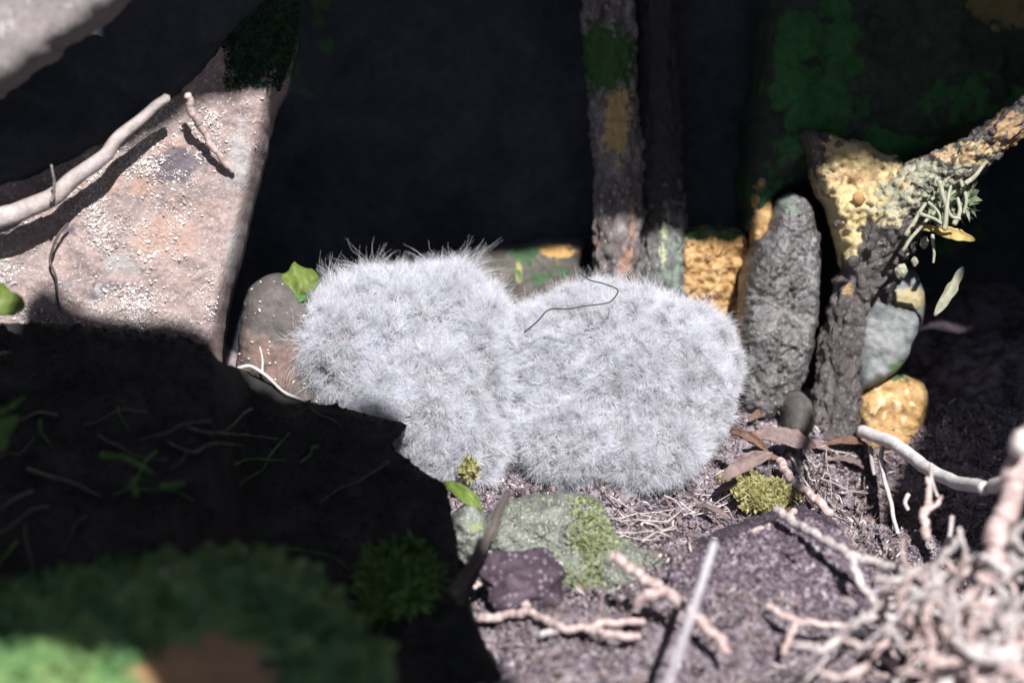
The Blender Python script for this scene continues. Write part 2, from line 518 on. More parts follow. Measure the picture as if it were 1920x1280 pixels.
# ------------------------------------------------------------------ left: leaning stone
m_lean = mat('leaning_stone', [(0.185, 0.14, 0.14), (0.265, 0.208, 0.206), (0.35, 0.262, 0.246), (0.315, 0.268, 0.268)], 26, 0.75, 0.6, 420, spec=0.5,
             speck=(0.42, 0.37, 0.36), speck_scale=800, speck_amt=0.72, dist=2.0,
             patches=((0.36, 0.25, 0.215), (0.13, 0.11, 0.13), (0.33, 0.31, 0.31), (0.02, 0.05, 0.026)))
def dl(px, py):
    return 1.245 + 0.00006 * (px - 400) + 0.00003 * (py - 400)
V, F, mk = solid(flare=.12, poly=[(-160, -60), (200, -60), (470, -60), (560, -50), (555, 60), (530, 150), (505, 195), (487, 280), (462, 380), (440, 480), (418, 560), (406, 640),
                  (400, 760), (150, 800), (-160, 780)], depth=dl, thick=0.05, rim=14, bulge=0.010, step=5, rough=0.0028, rscale=40, rg=0.0007, rgscale=300, jit=2, seed=31,
                 paint=[[(230, 370, 130, 60, .55), (340, 440, 90, 60, .55), (300, 250, 60, 50, .4), (450, 60, 20, 20, .1)],
                        [(360, 330, 80, 40, .5), (120, 400, 60, 50, .4), (200, 545, 160, 25, .45)],
                        [(445, 400, 26, 220, .55), (200, 520, 200, 50, .35)], [(500, 50, 70, 90, .9)]])
lean = tag(link_mesh('leaning_stone', V, F, m_lean, masks=mk), 'tall pinkish grey leaning stone on the left with white crumbs on its sunlit face', 'stone')
m_crumb = mat('crumb', [(0.34, 0.31, 0.30), (0.52, 0.48, 0.47), (0.80, 0.78, 0.77)], 300, 0.3, 0.0, 900, spec=0.6)
def crumbw(c):
    x, y, d = topx(c)
    n = np.array([noise.fractal(Vector(q) * 40, 0.9, 2, 3) for q in c])
    w = np.clip(0.35 + n * 1.6, 0.02, 2)
    w[(y < 150) | (y > 640) | (x < -20)] = 0
    w[(x > 415) & (y < 560)] *= 0.12
    w[(y > 330) & (y < 470) & (x > 200)] *= 0.4
    return w
pp, pn = surf_points(V, F, 8500, -FWD, 0.3, crumbw)
sz = np.clip(np.abs(rng.normal(0, 0.30, 8500)) * 0.001 + 0.00026, 0, .0012)
sz[:40] *= 1.5
gv_, gf_ = grains(pp + pn * sz[:, None] * 0.5, sz)
tag(link_mesh('crumbs', gv_, gf_, m_crumb, lean, smooth=False), kind='stuff')  # real white crumbs, also standing in for the stone's wet sparkle
leanV, leanF = V, F
# moss on its shaded head
m_moss = mat('moss', [(0.03, 0.075, 0.02), (0.07, 0.15, 0.04), (0.15, 0.25, 0.07)], 120, 0.9, 0.3, 900)
m_shmoss = mat('shaded_moss', [(0.012, 0.03, 0.016), (0.022, 0.05, 0.026), (0.035, 0.075, 0.035)], 120, 0.95, 0.3, 900)  # moss green darkened, the shade it sits in put into the colour
m_mossy = mat('yellow_moss', [(0.17, 0.155, 0.06), (0.34, 0.32, 0.14), (0.50, 0.48, 0.26)], 150, 0.85, 0.2, 900, transl=0.2)
def fronds(base, normals, L, wd, bend=0.5):
    """many small pointed moss leaves as one mesh"""
    n = len(base)
    d = normals + rng.normal(0, bend, (n, 3)); d /= np.linalg.norm(d, axis=1)[:, None]
    s = np.cross(d, rng.normal(size=(n, 3))); s /= np.linalg.norm(s, axis=1)[:, None]
    up = np.cross(s, d)
    L = L * rng.uniform(0.5, 1.3, n)[:, None]; w = wd * rng.uniform(0.6, 1.3, n)[:, None]
    v = np.stack([base - s * w * .5, base + s * w * .5, base + d * L * .55 + s * w, base + d * L * .55 - s * w,
                  base + d * L + up * L * 0.35], 1)
    F = []
    for i in range(n):
        o = i * 5; F += [(o, o + 1, o + 2, o + 3), (o + 3, o + 2, o + 4)]
    return v.reshape(-1, 3), F
def mossw(c):
    x, y, d = topx(c); w = np.zeros(len(c))
    w[(x > 420) & (x < 560) & (y < 165)] = 1
    return w
pp, pn = surf_points(V, F, 3500, -FWD, 0.1, mossw)
v_, f_ = fronds(pp, pn, 0.0028, 0.0006, 0.6)
tag(link_mesh('moss', v_, f_, m_shmoss, lean), kind='stuff')

# pale sunlit slab in the top left corner, nearer than the leaning stone
m_pale = mat('pale_slab', [(0.17, 0.155, 0.155), (0.20, 0.18, 0.182), (0.225, 0.205, 0.207)], 30, 0.8, 0.3, 300, patches=((0.31, 0.29, 0.295), (0, 0, 0), (0, 0, 0)))
V, F, mk = solid([(-1000, -160), (300, -200), (228, -12), (165, 40), (95, 82), (60, 118), (0, 160), (-260, 300), (-1000, 420)], 1.104, 0.03, rim=40, bulge=0.008, step=9,
                 rough=0.002, rscale=40, jit=7, seed=41,
                 paint=[[(60, 5, 9, 14, .7), (30, 32, 8, 26, .5), (10, 60, 8, 20, .5), (110, 14, 50, 5, .5), (5, 120, 50, 6, .4)], [], []])
tag(link_mesh('slab', V, F, m_pale, masks=mk), 'pale grey flat slab lit by the sun in the top left corner', 'stone')
# dark ledge added under it to fill the diagonal band of shade
V, F, mk = solid([(-800, 260), (0, 100), (100, 20), (220, -80), (470, -160), (560, -60), (420, 70), (340, 165), (285, 208), (160, 285), (60, 325), (-30, 358), (-260, 440), (-800, 640)],
                 lambda x, y: 1.204 + .000045 * (x + 30), 0.05, rim=45, bulge=0.008, step=9, rough=0.004, rscale=30, jit=6, seed=42, paint=[[], [(170, 210, 160, 6, .0)], []])
tag(link_mesh('shade_ledge', V, F, m_dark, masks=mk), 'dark ledge stone added for the diagonal band of shade under the pale corner slab', 'stone')

# ------------------------------------------------------------------ stones left of and behind the chicks
m_grey = mat('grey_stone', [(0.07, 0.062, 0.06), (0.11, 0.098, 0.095), (0.145, 0.132, 0.13)], 40, 0.85, 0.4, 420,
             patches=((0.19, 0.13, 0.115), (0.10, 0.14, 0.06), (0.4, 0.38, 0.36)))
V, F, mk = solid([(462, 545), (490, 520), (525, 514), (560, 545), (600, 580), (620, 700), (600, 800), (440, 780), (446, 640)], 1.275, 0.05, rim=40, bulge=0.02,
                 step=6, rough=0.003, rscale=50, jit=3, seed=51, paint=[[(500, 700, 80, 60, .6)], [], []])
st = tag(link_mesh('stone', V, F, m_grey, masks=mk), 'rounded brown grey stone at the left flank of the chicks, below the green leaf', 'stone')
pp, pn = surf_points(V, F, 60, -FWD, 0.3)
sz = rng.uniform(.0003, .0010, 60); a_, b_ = grains(pp + pn * .0004, sz)
tag(link_mesh('crumbs', a_, b_, m_crumb, st, smooth=False), kind='stuff')
m_back = mat('lichen_stone', [(0.05, 0.046, 0.042), (0.10, 0.09, 0.083), (0.17, 0.155, 0.14)], 60, 0.9, 0.6, 400,
             patches=((0.46, 0.28, 0.11), (0.32, 0.31, 0.12), (0.06, 0.12, 0.06)))
V, F, mk = solid([(850, 470), (900, 458), (960, 462), (1020, 448), (1095, 446), (1102, 470), (1096, 600), (850, 620), (800, 540)], 1.40, 0.05, rim=40, bulge=0.015, step=6, rough=0.004,
                 rscale=40, jit=4, seed=52, paint=[[(1050, 474, 42, 13, .7)], [(973, 505, 8, 28, .7), (1000, 490, 25, 14, .4), (1040, 490, 12, 20, .5)], [(985, 480, 26, 24, .7), (1010, 510, 70, 24, .5)]])
tag(link_mesh('stone', V, F, m_back, masks=mk), 'low lichened stone with an ochre top between the chicks and the bark post', 'stone')

# ------------------------------------------------------------------ posts
m_bark = mat('bark', [(0.07, 0.058, 0.058), (0.19, 0.165, 0.166), (0.36, 0.32, 0.325)], 90, 0.85, 0.8, 600, stretch=(1, 1, .35),
             patches=((0.5, 0.36, 0.17), (0.05, 0.12, 0.04), (0.33, 0.2, 0.155)), speck=(0.3, 0.28, 0.28), speck_scale=420, speck_amt=.75)  # tan scar, its colour lifted to stand for dim sun on it
m_barkg = mat('lichen_bark', [(0.06, 0.06, 0.06), (0.15, 0.152, 0.15), (0.27, 0.28, 0.275)], 90, 0.85, 0.8, 600, stretch=(1, 1, .35),
              patches=((0.46, 0.48, 0.30), (0.18, 0.23, 0.19), (0.06, 0.05, 0.05)), speck=(0.24, 0.25, 0.24), speck_scale=420, speck_amt=.75)
def post(pts, m, seed, paint, sides=90, n=36, rough=.0022, name='post', flat=1.0):
    q = crs(pts, n)                                    # px, py, d, radius px
    path = P(q[:, 0], q[:, 1], q[:, 2])
    V, F = tube(path, q[:, 3] * K * q[:, 2], sides, rough, 180, seed, stretch=.55, flat=flat)
    x, y, _ = topx(V)
    return V, F, paintmask(np.stack([x, y], 1), paint)
V, F, mk = post([(1135, -120, 1.36, 52), (1142, 60, 1.36, 50), (1150, 200, 1.36, 46), (1160, 330, 1.36, 46), (1157, 440, 1.36, 44), (1152, 560, 1.37, 44), (1150, 660, 1.38, 48)],
                m_bark, 61, [[(1158, 225, 26, 75, .75)], [(1135, 110, 60, 60, .8)], [(1186, 430, 6, 60, .6), (1172, 495, 10, 40, .7), (1118, 450, 6, 40, .5)]])
tag(link_mesh('bark_post', V, F, m_bark, masks=mk), 'upright bark post with tan scar, moss and a reddish edge behind the right chick', 'post')
V, F, mk = post([(1225, -120, 1.385, 34), (1235, 100, 1.385, 36), (1236, 300, 1.38, 44), (1240, 420, 1.375, 46), (1243, 520, 1.375, 50), (1245, 660, 1.38, 54)], m_barkg, 62,
                [[(1245, 430, 8, 26, .7), (1243, 480, 9, 24, .7)], [(1262, 470, 26, 90, .5)], [(1205, 500, 16, 60, .4), (1235, 130, 70, 240, 1.0)]])  # last dark patch paints shade onto the top of the post
tag(link_mesh('bark_post', V, F, m_barkg, masks=mk), 'upright grey post spotted with pale yellow lichen beside the ochre block', 'post')

# ochre block
m_ochre = mat('ochre_stone', [(0.14, 0.08, 0.03), (0.34, 0.205, 0.085), (0.46, 0.30, 0.145), (0.52, 0.38, 0.22)], 85, 0.8, 0.6, 350,
              patches=((0.05, 0.10, 0.05), (0.22, 0.10, 0.04), (0.7, .5, .3)))
V, F, mk = solid([(1280, 428), (1340, 425), (1400, 430), (1412, 500), (1405, 600), (1398, 640), (1320, 660), (1270, 640), (1274, 520)], 1.375, 0.05, rim=14, bulge=0.008, step=5,
                 rough=0.006, rscale=70, rg=.0034, rgscale=210, jit=5, seed=63, paint=[[(1330, 438, 60, 12, .7)], [(1330, 560, 22, 12, .6), (1370, 590, 14, 14, .5)], []])
tag(link_mesh('stone', V, F, m_ochre, masks=mk, smooth=False), 'bright ochre crumbly block wedged between the lichened post and the grey upright stone', 'stone')
V, F, mk = solid([(1412, 330), (1440, 325), (1450, 400), (1446, 450), (1420, 500), (1408, 440)], 1.35, 0.03, rim=12, bulge=0.008, step=5, rough=0.004, rscale=110, jit=3, seed=64,
                 paint=[[(1425, 350, 30, 20, .5)], [], []])
tag(link_mesh('stone', V, F, m_ochre, masks=mk), 'small yellow ochre flake at the top left of the grey upright stone', 'stone')

# grey upright stone
m_up = mat('rough_stone', [(0.035, 0.032, 0.034), (0.11, 0.103, 0.106), (0.26, 0.25, 0.257)], 75, 0.42, 0.9, 320, spec=0.7,
           patches=((0.17, 0.21, 0.18), (0.05, 0.045, 0.045), (0.24, 0.235, 0.245)), speck=(0.2, 0.195, 0.2), speck_scale=520, speck_amt=.7)
V, F, mk = solid([(1405, 470), (1440, 440), (1452, 380), (1480, 364), (1515, 370), (1530, 420), (1541, 480), (1536, 580), (1524, 660), (1505, 725), (1480, 770), (1420, 800), (1380, 760),
                  (1388, 600)], 1.335, 0.045, rim=36, bulge=0.02, step=3.4, rough=0.005, rscale=60, rg=.0030, rgscale=250, jit=5, seed=65,
                 paint=[[(1470, 390, 26, 26, .6), (1440, 520, 16, 60, .45)], [(1420, 520, 30, 70, .5), (1440, 680, 40, 40, .4)], [(1510, 480, 20, 80, .45)]])
tag(link_mesh('stone', V, F, m_up, masks=mk), 'tall rough grey upright stone right of the chicks, tapering at its top', 'stone')

m_over = mat('mossy_rock', [(0.02, 0.03, 0.022), (0.035, 0.05, 0.036), (0.06, 0.066, 0.058)], 30, 0.9, 0.6, 300, patches=((0.035, 0.12, 0.04), (0.16, 0.13, 0.06), (0.1, 0.1, 0.1)))  # real moss on the column's upper part, with shade painted as dark rock
V, F, mk = solid([(1440, -480), (2150, -440), (2150, 40), (1960, 170), (1860, 240), (1740, 290), (1650, 325), (1540, 330), (1470, 350), (1420, 410), (1405, 430), (1412, 300), (1430, 100)], 1.352, 0.16, rim=70, bulge=0.02,
                 step=8, rough=0.012, rscale=22, rg=.002, rgscale=120, jit=6, seed=77,
                 paint=[[(1520, 160, 80, 150, .75), (1650, 290, 160, 40, .6), (1800, 200, 120, 60, .5), (1450, 350, 50, 60, .5)], [(1890, 15, 70, 40, .9)], []])
tag(link_mesh('rock', V, F, m_over, masks=mk), 'mossy rock rising above the root and the grey upright stone, its shade put into dark colour', 'rock')

# forked root / trunk
m_trunk = mat('root_bark', [(0.035, 0.03, 0.03), (0.075, 0.065, 0.065), (0.13, 0.117, 0.117)], 80, 0.45, 0.9, 450, spec=.6,
              patches=((0.56, 0.45, 0.24), (0.38, 0.38, 0.285), (0.36, 0.24, 0.13)), speck=(0.16, 0.145, 0.145), speck_scale=520, speck_amt=.75)
V, F, mk = post([(1562, 850, 1.33, 56), (1568, 760, 1.33, 46), (1590, 640, 1.33, 48), (1625, 530, 1.325, 56), (1672, 420, 1.31, 56), (1730, 345, 1.295, 44), (1810, 300, 1.28, 36), (1890, 240, 1.265, 30),
                 (1990, 150, 1.25, 30), (2150, 20, 1.22, 34)], m_trunk, 66,
                [[(1660, 350, 70, 60, .75), (1810, 290, 70, 26, .6), (1740, 320, 50, 30, .5)], [(1720, 350, 110, 60, .6), (1650, 420, 40, 50, .3), (1830, 300, 60, 40, .4)], [(1800, 285, 70, 18, .5), (1890, 240, 40, 40, .6), (1590, 540, 14, 12, .6)]],
                rough=.0030)
root = tag(link_mesh('root', V, F, m_trunk, masks=mk), 'thick grey forked root leaning up to the right beside the upright stone', 'root')
V, F, mk = solid([(1500, 240), (1600, 260), (1700, 300), (1690, 360), (1640, 440), (1600, 500), (1580, 500), (1572, 450), (1560, 400), (1530, 345)], 1.318, 0.03, rim=26,
                 bulge=0.016, step=4, rough=.007, rscale=60, rg=.0038, rgscale=170, jit=7, seed=67,
                 paint=[[(1615, 375, 80, 120, .95)], [(1650, 380, 40, 50, .5)], [(1580, 335, 80, 14, .6)]])
link_mesh('side_fork', V, F, m_trunk, root, masks=mk)
for (x, y, r) in ((1632, 462, 9), (1600, 490, 11), (1570, 420, 8), (1610, 372, 12)):
    pts = np.array([P(x, y, 1.298)]) ; a_, b_ = [], []
    bm = bmesh.new(); bmesh.ops.create_icosphere(bm, subdivisions=2, radius=1)
    vv = np.array([v.co[:] for v in bm.verts]); ff = [tuple(v.index for v in f.verts) for f in bm.faces]; bm.free()
    vv = vv * np.array([1, .6, 1.2]) * r * K * 1.3 * (1 + .2 * nz(vv, 1.5, 3, .9, x)[:, None]) + pts
    link_mesh('lump', vv, ff, m_ochre if r == 12 else m_trunk, root)

# stones right of the root
m_blue = mat('blue_grey_stone', [(0.10, 0.107, 0.11), (0.17, 0.18, 0.187), (0.25, 0.26, 0.267)], 40, 0.6, 0.5, 300, spec=0.5,
             patches=((0.10, 0.16, 0.09), (0.33, 0.28, 0.16), (0.2, 0.2, 0.2)))
V, F, mk = solid([(1600, 600), (1630, 545), (1665, 570), (1725, 588), (1718, 640), (1690, 690), (1650, 720), (1600, 740)], 1.33, 0.04, rim=24, bulge=0.016, step=5, rough=.004, rscale=60,
                 jit=3, seed=68, paint=[[(1680, 700, 40, 24, .6)], [], [(1640, 660, 40, 40, .4)]])
tag(link_mesh('stone', V, F, m_blue, masks=mk), 'smooth blue grey stone tucked right of the root, above the yellow stone', 'stone')
V, F, mk = solid([(1640, 510), (1680, 490), (1722, 508), (1735, 560), (1728, 620), (1650, 620)], 1.35, 0.04, rim=22, bulge=0.012, step=5, rough=.003, rscale=60, jit=3, seed=69,
                 paint=[[(1690, 510, 50, 30, .35)], [(1705, 560, 40, 20, .7)], []])
tag(link_mesh('stone', V, F, m_blue, masks=mk), 'greenish stone with a tan band, behind and above the blue grey stone', 'stone')
V, F, mk = solid([(1590, 760), (1605, 700), (1650, 690), (1700, 705), (1740, 720), (1735, 800), (1700, 860), (1600, 850)], 1.345, 0.05, rim=30, bulge=0.02, step=5, rough=.005, rscale=70,
                 rg=.001, jit=4, seed=70, paint=[[(1690, 700, 40, 14, .6)], [], [(1660, 760, 60, 40, .4)]])
tag(link_mesh('stone', V, F, m_ochre, masks=mk), 'sandy yellow lumpy stone at the foot of the root, above the peeled stick', 'stone')
V, F, mk = solid([(1464, 757), (1480, 736), (1503, 734), (1524, 755), (1530, 800), (1500, 830), (1462, 820)], 1.318, 0.02, rim=34, bulge=0.018, step=5, rough=.0008, rscale=60, jit=1, seed=71)
tag(link_mesh('pebble', V, F, m_grey), 'smooth round grey pebble at the foot of the rough upright stone', 'pebble')

# ------------------------------------------------------------------ foreground bank (in shade)
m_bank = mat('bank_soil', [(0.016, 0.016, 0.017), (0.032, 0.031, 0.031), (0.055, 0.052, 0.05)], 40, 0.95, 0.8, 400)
def db(px, py):
    return 1.235 - 0.00026 * (py - 690) - 0.062 * np.clip((475 - px) / 75, 0, 1)  # left part pulled forward, dark soil filling in for shade on the stone
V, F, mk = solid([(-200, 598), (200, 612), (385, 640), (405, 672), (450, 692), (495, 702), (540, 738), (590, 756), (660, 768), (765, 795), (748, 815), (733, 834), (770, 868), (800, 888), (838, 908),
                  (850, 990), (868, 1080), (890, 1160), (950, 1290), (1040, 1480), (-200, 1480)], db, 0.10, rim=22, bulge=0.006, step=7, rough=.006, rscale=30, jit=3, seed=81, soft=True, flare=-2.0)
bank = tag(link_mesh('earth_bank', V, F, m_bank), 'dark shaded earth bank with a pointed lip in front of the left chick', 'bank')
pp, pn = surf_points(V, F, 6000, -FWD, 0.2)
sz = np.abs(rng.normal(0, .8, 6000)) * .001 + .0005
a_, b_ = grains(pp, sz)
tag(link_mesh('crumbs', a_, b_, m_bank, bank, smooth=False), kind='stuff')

# ------------------------------------------------------------------ the chicks
def blob(parts, voxel=0.0019):
    bm = bmesh.new()
    for (c, r, rot) in parts:
        M = Matrix.Translation(Vector(c)) @ Matrix.Rotation(rot, 4, 'Y') @ Matrix.Diagonal((*r, 1))
        bmesh.ops.create_icosphere(bm, subdivisions=4, radius=1, matrix=M)
    me = bpy.data.meshes.new('tmp'); bm.to_mesh(me); bm.free()
    o = bpy.data.objects.new('tmp', me); COL.objects.link(o)
    rm = o.modifiers.new('r', 'REMESH'); rm.mode = 'VOXEL'; rm.voxel_size = voxel
    sm = o.modifiers.new('s', 'SMOOTH'); sm.factor = 0.6; sm.iterations = 30
    dg = bpy.context.evaluated_depsgraph_get(); ev = o.evaluated_get(dg); m2 = ev.to_mesh()
    V = np.array([v.co[:] for v in m2.vertices]); F = [tuple(p.vertices) for p in m2.polygons]
    ev.to_mesh_clear(); bpy.data.objects.remove(o); bpy.data.meshes.remove(me)
    return V, F

m_skin = mat('down_base', [(0.12, 0.10, 0.10), (0.20, 0.18, 0.185), (0.28, 0.26, 0.27)], 200, 0.95, 0.3, 900)
def fur_mat():
    m = bpy.data.materials.new('down'); m.use_nodes = True; nt = m.node_tree; L = nt.links.new
    for n in list(nt.nodes):
        if n.type != 'OUTPUT_MATERIAL': nt.nodes.remove(n)
    hi = _n(nt, 'ShaderNodeHairInfo')
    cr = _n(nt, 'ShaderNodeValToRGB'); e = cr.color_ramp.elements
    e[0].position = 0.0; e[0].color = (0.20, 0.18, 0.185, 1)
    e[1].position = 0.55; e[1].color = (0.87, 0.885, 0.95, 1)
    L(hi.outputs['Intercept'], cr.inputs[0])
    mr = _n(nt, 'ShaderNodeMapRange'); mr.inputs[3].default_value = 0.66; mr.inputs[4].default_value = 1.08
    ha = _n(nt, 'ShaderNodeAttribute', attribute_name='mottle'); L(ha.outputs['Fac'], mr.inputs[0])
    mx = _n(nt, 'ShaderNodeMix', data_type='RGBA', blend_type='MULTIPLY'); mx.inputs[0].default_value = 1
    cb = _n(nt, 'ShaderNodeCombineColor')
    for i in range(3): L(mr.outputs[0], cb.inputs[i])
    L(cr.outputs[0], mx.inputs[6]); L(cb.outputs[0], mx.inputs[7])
    d = _n(nt, 'ShaderNodeBsdfDiffuse'); t = _n(nt, 'ShaderNodeBsdfTranslucent')
    L(mx.outputs[2], d.inputs[0]); L(mx.outputs[2], t.inputs[0])
    ms = _n(nt, 'ShaderNodeMixShader'); ms.inputs[0].default_value = 0.35
    L(d.outputs[0], ms.inputs[1]); L(t.outputs[0], ms.inputs[2])
    L(ms.outputs[0], nt.nodes['Material Output'].inputs[0])
    return m
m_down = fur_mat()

def chick(parts, label, ntuft, nstrand, seed, flowc, lenf=.0105, spiky=.0):
    global rng
    rng = np.random.default_rng(100 + seed)
    V, F = blob(parts)
    rad_ = V - V.mean(0); rad_ /= np.linalg.norm(rad_, axis=1)[:, None]
    V = V + rad_ * (0.0028 * nz(V, 45, 3, .9, seed) + .0055 * (domes(V + .003 * nz(V, 90, 2, .9, seed)[:, None], 95, seed) - .5) + .0016 * nz(V, 170, 2, .8, seed))[:, None]
    o = tag(link_mesh('chick', V, F, m_skin), label, 'chick', 'downy chicks huddled in the hollow')
    vis = lambda c: np.ones(len(c))
    p1, n1 = surf_points(V, F, int(ntuft * .78), -FWD, -0.25)
    p2, n2 = surf_points(V, F, int(ntuft * .22), FWD, -0.1)
    p = np.concatenate([p1, p2]); n = np.concatenate([n1, n2])
    gap = np.array([noise.fractal(Vector(q) * 120 + Vector((seed, 2, 0)), .8, 2, 3) for q in p])
    kp = gap > rng.uniform(-1.1, -.05, len(p)); p, n = p[kp], n[kp]; N = len(p)
    off = [Vector((seed + k * 9.1, k * 3.3, -k)) for k in range(3)]
    fl = np.array([[noise.noise(Vector(q) * 38 + o_) for o_ in off] for q in p])
    out = p - np.array(flowc); out /= np.linalg.norm(out, axis=1)[:, None]
    t = n * 0.8 + fl * 1.1 + out * 0.3 + np.array([0, 0, -0.15]) + rng.normal(0, .5, (N, 3))
    Lt = lenf * rng.uniform(0.6, 1.35, N)
    Lt *= 1 + .35 * np.array([noise.noise(Vector(q) * 95 + Vector((seed, 0, 4))) for q in p])
    big = rng.uniform(size=N) < (.012 + spiky * np.clip(n[:, 2] * .9 - n[:, 0] * .5 - .3, 0, 1)); Lt[big] *= rng.uniform(1.25, 1.85, big.sum())
    t[big] = n[big] * .9 + np.array([0, 0, .7]) + rng.normal(0, .32, (big.sum(), 3))
    t /= np.linalg.norm(t, axis=1)[:, None]
    S = nstrand; M = N * S; NP = 7
    tb = rng.normal(size=(N, 3)); tb /= np.linalg.norm(tb, axis=1)[:, None]; tbend = rng.uniform(.25, 1.15, N)
    rp = np.repeat(p, S, 0) + rng.normal(0, .0006, (M, 3)) - np.repeat(n, S, 0) * 0.0012
    tt = np.repeat(t, S, 0); nn = np.repeat(n, S, 0)
    sp_ = rng.uniform(.12, .42, N); sp_[big] = .09; spread = np.repeat(sp_, S)
    d = tt + rng.normal(0, 1, (M, 3)) * spread[:, None]; d /= np.linalg.norm(d, axis=1)[:, None]
    neg = np.einsum('ij,ij->i', d, nn); d = d + nn * np.clip(0.12 - neg, 0, 1)[:, None]
    d /= np.linalg.norm(d, axis=1)[:, None]
    b = np.repeat(tb, S, 0) + rng.normal(0, .6, (M, 3)); b -= d * np.einsum('ij,ij->i', b, d)[:, None]; b /= np.linalg.norm(b, axis=1)[:, None]
    c = np.cross(d, b)
    L = np.repeat(Lt, S) * rng.uniform(.55, 1.2, M)
    s = np.linspace(0, 1, NP)
    bend = np.repeat(tbend, S) * rng.uniform(.6, 1.4, M)
    ph = rng.uniform(0, 6.28, M); fr = rng.uniform(4, 11, M); am = rng.uniform(0.03, 0.2, M)
    pos = (rp[:, None, :] + d[:, None, :] * (s[None, :] * L[:, None])[..., None]
           + b[:, None, :] * (bend[:, None] * s[None, :] ** 2 * L[:, None])[..., None]
           + c[:, None, :] * (am[:, None] * np.sin(ph[:, None] + fr[:, None] * s[None, :]) * s[None, :] * L[:, None])[..., None])
    hc = bpy.data.hair_curves.new('down')
    hc.add_curves([NP] * M)
    org = np.array(o['_org'])
    hc.attributes['position'].data.foreach_set('vector', (pos - org).astype(np.float32).ravel())
    ra = hc.attributes.new('radius', 'FLOAT', 'POINT') if 'radius' not in hc.attributes else hc.attributes['radius']
    rr = (0.000088 * (1 - 0.75 * s ** 1.5))[None, :] * rng.uniform(.6, 1.3, M)[:, None]
    ra.data.foreach_set('value', rr.astype(np.float32).ravel())
    mo = hc.attributes.new('mottle', 'FLOAT', 'CURVE')
    mv = np.repeat(np.array([.5 + .55 * noise.fractal(Vector(q) * 130 + Vector((seed, 5, 1)), .8, 2, 3) for q in p]), S) + rng.normal(0, .12, M)
    mo.data.foreach_set('value', mv.astype(np.float32))
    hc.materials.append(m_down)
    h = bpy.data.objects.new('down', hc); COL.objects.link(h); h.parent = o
    tag(h, kind='stuff')
    return o, V, F
def E(px, py, d, rx, ry, rz, rot=0): return (P(px, py, d), (rx * K * d, rz, ry * K * d), R(rot))
PX = K * 1.3
chl, clV, clF = chick([E(750, 655, 1.30, 158, 138, .046), E(632, 650, 1.28, 78, 98, .034), E(790, 750, 1.275, 140, 120, .042, 0), E(860, 830, 1.27, 90, 60, .03), E(845, 595, 1.30, 95, 80, .036),
              E(900, 680, 1.29, 60, 120, .036)],
             'spiky fluffed grey white downy chick beside the bright green leaf, its head tucked away', 9000, 34, 3, P(770, 660, 1.30), .0062, .50)
chr_, crV, crF = chick([E(1180, 720, 1.30, 188, 172, .050), E(1120, 640, 1.31, 110, 100, .038), E(1270, 690, 1.30, 110, 110, .042), E(1080, 800, 1.28, 110, 96, .038), E(1010, 660, 1.30, 66, 84, .034),
               E(1200, 820, 1.275, 120, 80, .036)],
              'larger rounder white downy chick with a thin dark rootlet across its back', 11000, 34, 5, P(1190, 740, 1.30), .0056, .012)

# ------------------------------------------------------------------ twigs, roots and litter
m_twig = mat('scaly_twig', [(0.24, 0.15, 0.14), (0.46, 0.355, 0.345), (0.64, 0.55, 0.54)], 200, 0.75, 0.3, 500, spec=.4)
m_twigp = mat('pale_twig', [(0.20, 0.165, 0.165), (0.45, 0.41, 0.41), (0.66, 0.62, 0.625)], 200, 0.7, 0.3, 500, spec=.4)
m_stick = mat('peeled_stick', [(0.50, 0.47, 0.475), (0.62, 0.59, 0.6), (0.70, 0.675, 0.69)], 60, 0.6, 0.2, 400, spec=.45)
m_fine = mat('root_fibre', [(0.36, 0.32, 0.31), (0.50, 0.46, 0.45), (0.6, 0.57, 0.56)], 90, 0.6, 0.1, 500, spec=.4)
m_darktwig = mat('dark_twig', [(0.05, 0.04, 0.04), (0.09, 0.075, 0.07), (0.13, 0.11, 0.10)], 90, 0.85, 0.3, 500)
m_straw = mat('straw', [(0.46, 0.44, 0.48), (0.54, 0.52, 0.56), (0.6, 0.58, 0.62)], 60, 0.5, 0.1, 300, spec=.5)

def ppath(pts, n=10):
    """pts: px, py, depth (None = on the soil), optional lift"""
    w = []
    for p in pts:
        if p[2] is None: w.append(G(p[0], p[1], p[3] if len(p) > 3 else .003))
        else: w.append(P(p[0], p[1], p[2]))
    return crs(w, n)

